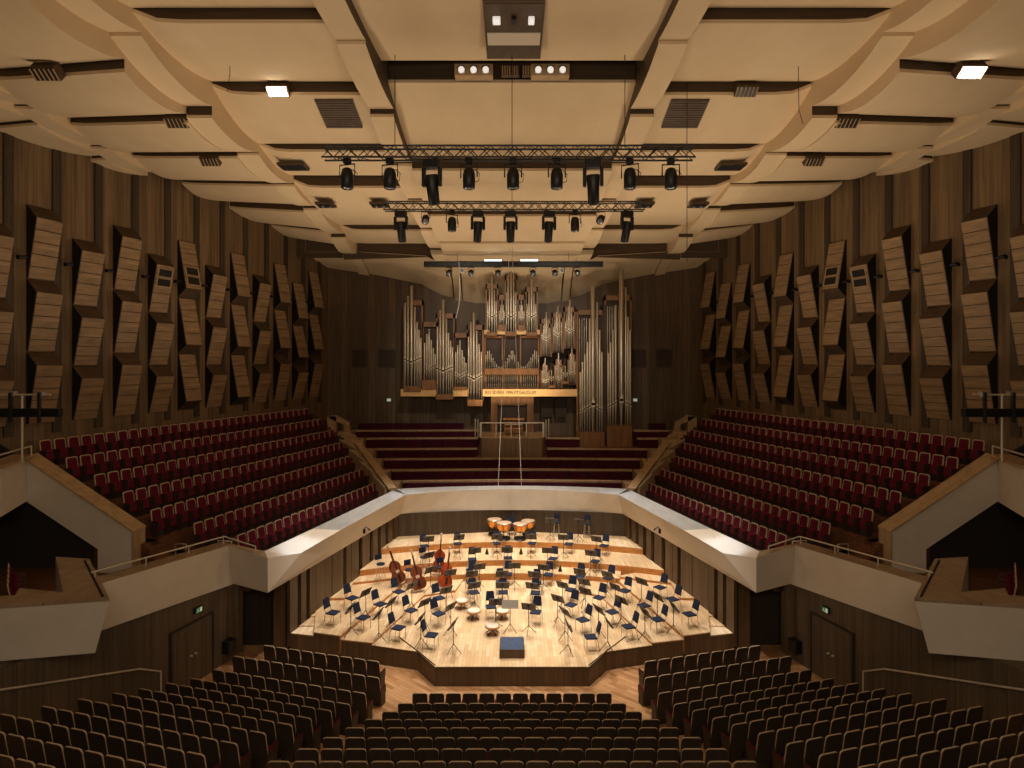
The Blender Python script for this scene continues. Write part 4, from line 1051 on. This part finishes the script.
# right hand fields
for c, t, toe in ((546, 312, 355.5), (557.5, 306, 351.5), (569.5, 300, 347.5)):
    tower('field', [(c-4, t+21), (c-2.6, t+13), (c-1.2, t+6), (c+.3, t), (c+2, t+8), (c+3.8, t+16)], toe, toe-15, 3, 1.75, (c-5.2, c+5.2, t+7), None, big=2.2)
    MB().box(X_(c-5), X_(c+5), OY-.12, OY+.3, Z_(toe+1), Z_(toe)).xf(O0).build('shelf', M_organd, org)
for c, t, toe in ((545, 358, 391.5), (558.5, 353, 388.5), (571.8, 347.5, 383.5)):
    tower('field', [(c-2.8, t+13), (c-1.4, t+6), (c, t), (c+1.4, t+7), (c+2.8, t+14)], toe, toe-9, 1.5, 1.55, (c-3.8, c+3.8, t+7), None, big=1.9)
    MB().box(X_(c-3.6), X_(c+3.6), OY-.3, OY+.3, Z_(toe+1.5), Z_(toe)).xf(O0).build('shelf', M_organd, org)
for c, t, toe in ((551.5, 370, 385), (565.2, 366, 381)):
    tower('field', [(c-1.8, t+6), (c, t), (c+1.8, t+6)], toe, toe-5, 1, 1.5, None, (c-3, c+3, toe, toe+2.5))
# pedal towers
tower('pedal', [(579.6, 372), (581.6, 362), (584, 354), (586.6, 342), (589, 319), (592, 286.5), (596.3, 302.5), (598.8, 330), (601, 352)], 431, 405, -7, 2.3, (577.5, 603, 310), (577.5, 602.5, 431, 449), big=4.6, depth=1.2, y=.3)
tower('pedal', [(607.2, 353), (609.4, 342.5), (612, 330), (614.7, 305.5), (620, 270.5), (624.6, 288), (626.8, 317), (629, 330)], 425.5, 401, -6, 2.4, (605, 630.5, 295.5), (605, 629.5, 425, 449), big=4.8, depth=1.2, y=.3)
for i in range(9):
    for a in (580, 608): pipe(a+2.3*i, 318 if a < 600 else 306, 398, 397, 1.1, -.28)
MB().box(X_(575.8), X_(577.5), OY-.4, OY+1.2, Z_(452), Z_(312)).xf(O0).build('case_side', M_organ, org)
MB().box(X_(602.6), X_(605), OY-.3, OY+1.2, Z_(452), Z_(305)).xf(O0).build('case_side', M_organd, org)
# long pale shelf with the motto board
for a, b in ((402, 437), (454, 468), (483, 576.5)):
    MB().box(X_(a), X_(b), OY-.45, OY+.4, Z_(396), Z_(389)).xf(O0).build('motto_shelf' if a == 483 else 'shelf', M_gild, org)
cu = bpy.data.curves.new('motto_curve', 'FONT'); cu.body = 'RES SEVERA VERUM GAUDIUM'; cu.size = .31; cu.align_x = 'CENTER'; cu.align_y = 'CENTER'; cu.extrude = .008; cu.space_character = 1.08
tmp = bpy.data.objects.new('motto_tmp', cu); C.objects.link(tmp); bpy.context.view_layer.update()
me = bpy.data.meshes.new_from_object(tmp.evaluated_get(bpy.context.evaluated_depsgraph_get())); bpy.data.objects.remove(tmp)
me.materials.clear(); me.materials.append(M_text)
tx = bpy.data.objects.new('motto_lettering', me); C.objects.link(tx); tx.parent = org; tx.rotation_euler = (PI/2, 0, 0); tx.location = (X_(510.5), -.465, Z_(392.4)-6)
xs = [v.co.x for v in me.vertices]; tx.scale = (3.3/(max(xs)-min(xs)), 1, 1)
# wooden doorway of the organ
for a, b, t, bt in ((491, 497.5, 396, 444), (527, 533.5, 396, 444), (497.5, 527, 396, 404)):
    MB().box(X_(a), X_(b), OY-.1, OY+.5, Z_(bt), Z_(t)).xf(O0).build('doorway_frame', M_organ, org)
MB().box(X_(497.5), X_(527), OY+.3, OY+.4, Z_(444), Z_(404)).xf(O0).build('doorway_panel', M_organd, org)
MB().box(X_(499), X_(525.5), OY+.2, OY+.3, Z_(405.5), Z_(404)).xf(O0).build('doorway_frame', M_gild, org)
for a, b in ((542, 554), (556.5, 568)):
    MB().box(X_(a), X_(b), OY+1.2, OY+1.3, Z_(419), Z_(397)).xf(O0).build('lower_panel', M_organd, org)
pipes.sort(key=lambda q: -q[0])
for q in pipes[:100]: pipe_mesh(*q[1:]).build('pipe', [M_pipe, M_mouth, M_mouthd], org)
sm = MB()
for q in pipes[100:]: sm.merge(pipe_mesh(*q[1:]), Matrix.Identity(4))
tag(sm.build('small_pipes', [M_pipe, M_mouth, M_mouthd], org), kind='stuff')

# ------------------------------------------------------------------ lighting trusses and lamps
def truss(label, Y, z, x0, x1, h=.32):
    t = thing('lighting_truss', label, 'truss', (0, Y, z))
    for (dy, dz) in ((-.15, h/2), (.15, h/2), (-.15, -h/2), (.15, -h/2)):
        MB().tube([(x0, dy, dz), (x1, dy, dz)], .028, 6).build('chord', M_darkgrey, t)
    mb = MB(); n = int((x1-x0)/.33)
    for i in range(n):
        a, b = lerp(x0, x1, i/n), lerp(x0, x1, (i+1)/n)
        for dy in (-.15, .15):
            mb.tube([(a, dy, -h/2 if i % 2 else h/2), (b, dy, h/2 if i % 2 else -h/2)], .015, 4)
            if dy < 0: mb.tube([(a, dy, h/2 if i % 2 else -h/2), (b, dy, -h/2 if i % 2 else h/2)], .012, 4)
        if i % 2:
            for dz in (-h/2, h/2): mb.tube([(a, -.15, dz), (b, .15, dz)], .012, 4)
    mb.build('bracing', M_darkgrey, t)
    if Y > 30: MB().cbox(x0, x1, -.14, .14, -h*.42, h*.42, .02).build('cover', M_black, t)
    for x in (x0*.62, 0, x1*.62):
        MB().tube([(x, 0, h/2), (x, 0, (19.5 if Y < 20 else 18.4 if Y < 30 else 17.3)-z)], .012, 5).build('hoist_cable', M_black, t)
    return t
truss('front black lattice lighting truss, nearest to the stalls', 17.0, 16.72, -5.35, 5.16)
truss('middle black lattice lighting truss above the stage', 24.3, 17.1, -5.18, 5.35)
truss('rear dark lighting truss close before the organ', 35.0, 16.5, -5.13, 5.3, .26)
MB_lamp = {}
def lamp(kind, x, y, z, label, rz=0, tilt=0):
    """hangs from z downwards"""
    if kind not in MB_lamp:
        t = thing('stage_spotlight' if kind != 'moving' else 'moving_head', label, 'stage light', (0, 0, 0), 0)
        if kind == 'fresnel':
            MB().cbox(-.10, .10, -.08, .08, -.14, .03, .02).build('clamp', M_black, t)
            MB().tube([(-.24, 0, -.52), (-.24, 0, -.16), (.24, 0, -.16), (.24, 0, -.52)], .022, 6).build('yoke', M_black, t)
            MB().lathe([(.15, -.84), (.17, -.83), (.18, -.45), (.14, -.30), (.08, -.26)], n=14).build('lamp_body', M_black, t)
            MB().lathe([(.02, -.855), (.135, -.85), (.14, -.84)], n=14).build('lens', M_lampoff, t)
            MB().tube([(.16, .02, -.3), (.30, .03, -.42), (.28, .03, -.62), (.18, .02, -.66)], .012, 5).build('cable', M_black, t)
        elif kind == 'moving':
            MB().cbox(-.23, .23, -.15, .15, -.26, -.02, .03).build('base', M_black, t)
            for s in (-1, 1): MB().cbox(s*.24-.05, s*.24+.05, -.08, .08, -.78, -.24, .03).build('yoke_arm', M_black, t)
            hd = MB().lathe([(.12, -.62), (.16, -.58), (.17, -.2), (.19, .18), (.16, .22)], n=14).xf(Matrix.Translation((0, 0, -.66)) @ Matrix.Rotation(tilt, 4, 'X'))
            hd.build('lamp_head', M_black, t)
            MB().lathe([(.02, -.64), (.11, -.63), (.115, -.61)], n=14).xf(Matrix.Translation((0, 0, -.66)) @ Matrix.Rotation(tilt, 4, 'X')).build('lens', M_lampoff, t)
        elif kind == 'par':
            MB().tube([(-.17, 0, -.32), (-.17, 0, -.06), (.17, 0, -.06), (.17, 0, -.32)], .018, 6).build('yoke', M_black, t)
            MB().lathe([(.14, -.22), (.16, -.2), (.15, .1), (.08, .2)], n=14).xf(Matrix.Translation((0, 0, -.34)) @ Matrix.Rotation(-.9, 4, 'X')).build('lamp_body', M_black, t)
            MB().lathe([(.01, -.225), (.13, -.22), (.135, -.2)], n=14).xf(Matrix.Translation((0, 0, -.34)) @ Matrix.Rotation(-.9, 4, 'X')).build('lens', M_lampoff, t)
        bpy.context.view_layer.update(); MB_lamp[kind] = t; t.location = (x, y, z); t.rotation_euler = (0, 0, rz); return t
    o = dup(MB_lamp[kind], (x, y, z), rz, label); return o
for i, (x, kd) in enumerate([(-4.67, 'fresnel'), (-3.46, 'fresnel'), (-2.27, 'moving'), (-1.22, 'fresnel'), (.03, 'fresnel'), (1.27, 'fresnel'), (2.3, 'moving'), (3.34, 'fresnel'), (4.5, 'fresnel')]):
    o = lamp(kd, x, 17.0, 16.55, f'black {"moving head lamp" if kd == "moving" else "fresnel spotlight"} hanging {nth(i+1)} from left on the front truss', random.uniform(-.4, .4), .35)
    o['group'] = 'lamps on the front truss'
for i, (x, kd) in enumerate([(-4.5, 'moving'), (-3.5, 'par'), (-2.43, 'fresnel'), (-1.38, 'moving'), (-.06, 'moving'), (1.5, 'moving'), (2.55, 'fresnel'), (3.6, 'par'), (4.66, 'moving')]):
    o = lamp(kd, x, 24.3, 16.93, f'black {({"moving":"moving head lamp","par":"round par can","fresnel":"fresnel spotlight"})[kd]} hanging {nth(i+1)} from left on the middle truss', random.uniform(-.5, .5), .1)
    o['group'] = 'lamps on the middle truss'
for i, x in enumerate([-3.68, -2.39, -.82, 1.22, 2.5, 3.8]):
    o = lamp('par', x, 35.0, 16.36, f'small round par can hanging {nth(i+1)} from left on the rear truss', 0)
    o['group'] = 'lamps on the rear truss'
for i, x in enumerate((-2.9, 2.9)):
    t = thing('flood_lamp', f'small white square floodlight on the {("left","right")[i]} half of the rear truss', 'floodlight', (x, 34.9, 16.36))
    MB().cbox(-.12, .12, -.1, .1, -.38, -.12, .02).build('housing', M_white, t); MB().box(-.03, .03, -.02, .02, -.13, 0).build('bracket', M_black, t)
    MB().box(-.09, .09, -.105, -.1, -.35, -.16).build('lens', M_lampoff, t)

for i, x in enumerate((-1.1, 1.0)):
    t = thing('strip_lamp', f'short bluish-white strip lamp lying on the rear truss, {("left","right")[i]} one of two', 'strip light', (x, 34.85, 16.66))
    MB().cbox(-.55, .55, -.06, .06, 0, .07, .01).build('housing', M_black, t)
    MB().box(-.5, .5, -.075, -.06, .01, .06).build('lamp_glass', M_lampcool, t)
# ------------------------------------------------------------------ ceiling lamps, hatches and cables
def flood(x, y, z, label, lit):
    t = thing('ceiling_floodlight', label, 'ceiling light', (x, y, z), 0)
    t.rotation_euler = (math.radians(-38), 0, 0)
    MB().cbox(-.36, .36, 0, .4, -.10, .22, .02).build('housing', M_slot, t)
    MB().box(-.33, .33, .04, .36, -.125, -.10).build('lamp_glass' if lit else 'dark_glass', M_lamp if lit else M_darkgrey, t)
    for k in range(6): MB().box(-.33+.66*k/5-.012, -.33+.66*k/5+.012, .03, .37, -.16, -.125).build('louvre_blade', M_pale, t)
for x, y, z, lb, lit in ((-7.75, 19.75, 19.95, 'glowing floodlight in the first step of the ceiling, left bay', 1), (7.75, 19.75, 19.95, 'dark louvred floodlight in the first step of the ceiling, right bay', 0),
                    (-13.3, 17.0, 19.2, 'dark louvred floodlight in the outer left ceiling bay', 0), (13.1, 17.0, 19.25, 'glowing floodlight in the outer right ceiling bay', 1),
                    (-11.3, 20.1, 19.05, 'small louvred floodlight beside the outer left ceiling beam', 0), (11.3, 20.1, 19.05, 'small louvred floodlight beside the outer right ceiling beam', 0),
                    (-12.1, 23.9, 19.0, 'far louvred floodlight in the outer left ceiling bay', 0), (12.1, 23.9, 19.0, 'far louvred floodlight in the outer right ceiling bay', 0)):
    flood(x, y, z, lb, lit)
for s in (-1, 1):
    t = thing('lamp_box', f'wooden lamp box with three round lamps in the {SIDE[s]} half of the central ceiling slot', 'ceiling light', (s*1.2, 18.75, 19.75))
    MB().cbox(-.60, .60, 0, .35, 0, .38, .02).build('box', M_pale, t)
    for k in range(3):
        MB().lathe([(.13, 0), (.14, .02), (.13, .05), (.09, .06)], n=16).xf(Matrix.Translation((-.38+.38*k, -.0, .19)) @ Matrix.Rotation(PI/2+.5, 4, 'X')).build('lamp_ring', M_steel, t)
        MB().lathe([(.01, .05), (.10, .052), (.10, .07)], n=16).xf(Matrix.Translation((-.38+.38*k, -.0, .19)) @ Matrix.Rotation(PI/2+.5, 4, 'X')).build('lamp_glass', M_lampglow, t)
    t = thing('vent_grille', f'dark rectangular grille in the inner {SIDE[s]} ceiling bay', 'grille', (s*6.0, 20.85, 19.44))
    t.rotation_euler = (-math.atan2(.43, 1.4), 0, 0)
    MB().cbox(-.65, .65, -.72, .72, -.05, .0, .01).build('frame', M_slot, t)
    for k in range(12): MB().box(-.6, .6, -.66+.115*k, -.60+.115*k, -.07, -.05).build('louvre', M_diffside, t)
    for j, (x, y, z) in enumerate(((9.0, 24.7, 18.83), (9.0, 29.0, 18.38), (6.4, 29.0, 18.38))):
        nm_ = ('open black service hatch', 'recessed twin lamp, outer one', 'recessed twin lamp, inner one')[j]
        t = thing('ceiling_hatch' if j == 0 else 'recessed_lamp', f'{nm_}, in the {SIDE[s]} ceiling bay above the stage', 'ceiling hatch' if j == 0 else 'ceiling light', (s*x, y, z))
        a = .55 if j == 0 else .42
        MB().cbox(-a, a, -.4, .4, -.04, .08, .02).build('frame', M_slot, t)
        MB().box(-a+.06, a-.06, -.34, .34, -.055, -.04).build('opening', M_black, t)
        if j:
            for q in (-1, 1): MB().lathe([(.02, -.09), (.09, -.085), (.10, -.05)], n=12).xf(Matrix.Translation((q*.18, .1, 0))).build('lamp', M_lampoff, t)
t = thing('slot_vent', 'pale louvred vent between the two lamp boxes of the central ceiling slot', 'vent', (.25, 18.8, 19.8))
for x in (-.3, .35):
    MB().cbox(x-.28, x+.28, 0, .2, 0, .3, .01).build('louvre_box', M_diffside, t)
    for k in range(7): MB().box(x-.26+.075*k, x-.23+.075*k, -.02, 0, .02, .28).build('louvre', M_pale, t)
t = thing('projector_hatch', 'dark recessed hatch with silver lamps in the centre of the near ceiling', 'ceiling hatch', (.05, 16.4, 19.72))
t.rotation_euler = (-.02, 0, 0)
MB().cbox(-.78, .78, -1.6, 1.15, -.04, .1, .02).build('frame', M_slot, t)
MB().box(-.72, .72, -1.5, 1.05, -.055, -.04).build('opening', M_diffside, t)
MB().box(-.72, .72, -.25, .35, -.075, -.055).build('silver_panel', M_rail, t)
for x, w_ in ((-.45, .2), (0, .12), (.45, .16)): MB().cbox(x-w_/2, x+w_/2, -1.0, -.75, -.16, -.055, .02).build('lamp', M_lampglow if x else M_black, t)
def cable(label, pts, r=.012, m=None):
    mb = MB().tube(pts, r, 5); o = mb.build('hanging_cable', m or M_cable); tag(o, label, 'cable')
def pxp(px, py, Y): return ((px-512)*Y/600, Y, CAMZ-(py-362)*Y/600)
cable('pale microphone cable over the stage, left of the two', [pxp(510.5, 222, 30), pxp(507, 300, 30), pxp(501, 420, 30), pxp(498, 492, 30)])
cable('pale microphone cable over the stage, right of the two', [pxp(511.5, 222, 30), pxp(514, 300, 30), pxp(519, 420, 30), pxp(521.5, 488, 30)])
cable('thin dark wire dropping from the left ceiling bay', [pxp(228, -20, 18), pxp(228.5, 30, 18), pxp(230, 72, 18), pxp(227.5, 92, 18)], .01, M_black)
cable('thin dark wire dropping from the right ceiling bay', [pxp(798, -20, 18), pxp(798, 50, 18), pxp(799, 110, 18), pxp(803, 124, 18)], .01, M_black)
cable('long straight dark wire hanging right of the trusses', [pxp(687, -20, 20), pxp(687, 262, 20)], .012, M_black)
cable('pale loop of cable hanging from the rear truss left of the organ crown', [pxp(459, 262, 34.85), pxp(460, 290, 34.8), pxp(459, 305, 34.8), pxp(456, 318, 34.8)], .02)
# lamp bars at the rear ends of the galleries
for sd in (-1, 1):
    f = -sd; L = lambda x, y, z, f=f: (x*f, y, z)
    t = thing('lamp_bar', f'black lamp bar on a slim pale pole above the {SIDE[sd]} sloping parapet', 'lighting bar', L(-16.25, 19.9, 7.5))
    q = lambda x, y, z: (x*f+16.25*f, y-19.9, z-7.5)
    MB().tube([q(-16.25, 19.9, 7.5), q(-16.25, 19.9, 9.75)], .035, 8).build('pole', M_rail, t)
    MB().tube([q(-18.2, 19.9, 9.70), q(-15.3, 19.9, 9.72)], .03, 8).build('top_tube', M_rail, t)
    MB().cbox(min(q(-18.2, 0, 0)[0], q(-14.95, 0, 0)[0]), max(q(-18.2, 0, 0)[0], q(-14.95, 0, 0)[0]), -.1, .1, 1.48, 1.76, .02).build('lamp_batten', M_black, t)
    for x in (-17.3, -16.55, -15.6):
        MB().cbox(q(x, 0, 0)[0]-.05, q(x, 0, 0)[0]+.05, -.14, -.06, 1.3, 2.28, .01).build('clamp', M_darkgrey, t)
        MB().cbox(q(x, 0, 0)[0]-.09, q(x, 0, 0)[0]+.09, -.1, .1, 2.15, 2.32, .02).build('fitting', M_steel, t)
    spot('lamp_bar_spot', L(-16.0, 20.1, 9.72), L(16.8, 24.5, 9.0), 1100, WARM, 46, .9, .15)
    # framed panels and exit light on the rear wall
    for j, (xa, xb) in enumerate(((-11.2, -10.1), (-9.4, -8.15))):
        t = thing('wall_vent', f'framed square vent on the {SIDE[sd]} part of the organ wall, {"outer" if j == 0 else "inner"} one', 'vent', L((xa+xb)/2, 41.98, 11.05))
        w_ = (xb-xa)/2
        for (a, b, c, d) in ((-w_, w_, .58, .66), (-w_, w_, -.66, -.58), (-w_, -w_+.08, -.58, .58), (w_-.08, w_, -.58, .58)):
            MB().box(a, b, -.06, 0, c, d).build('frame', M_diffside, t)
        MB().box(-w_+.08, w_-.08, -.02, 0, -.58, .58).build('panel', M_organd, t)
    t = thing('exit_light', f'tiny glowing exit light on the {SIDE[sd]} part of the organ wall', 'sign', L(-8.6, 41.95, 8.15))
    MB().cbox(-.17, .17, -.06, .03, -.13, .13, .01).build('housing', M_seatback, t); MB().box(-.14, .14, -.066, -.06, -.1, .1).build('glowing_face', M_ltgreen, t)
    # microphone arm clipped to the parapet face
    t = thing('parapet_microphone', f'small microphone clipped to the {SIDE[sd]} white parapet over the stage', 'microphone', L(-6.55, 26.6, 3.3))
    MB().cbox(-.05, .05, -.05, .05, -.1, .1, .01).build('clip', M_black, t)
    MB().tube([(0, 0, .08), (.08*f, -.02, .2), (.2*f, -.04, .12)], .02, 6).build('arm', M_black, t)
    MB().tube([(.2*f, -.04, .12), (.27*f, -.05, .05)], .035, 8).build('capsule', M_darkgrey, t)
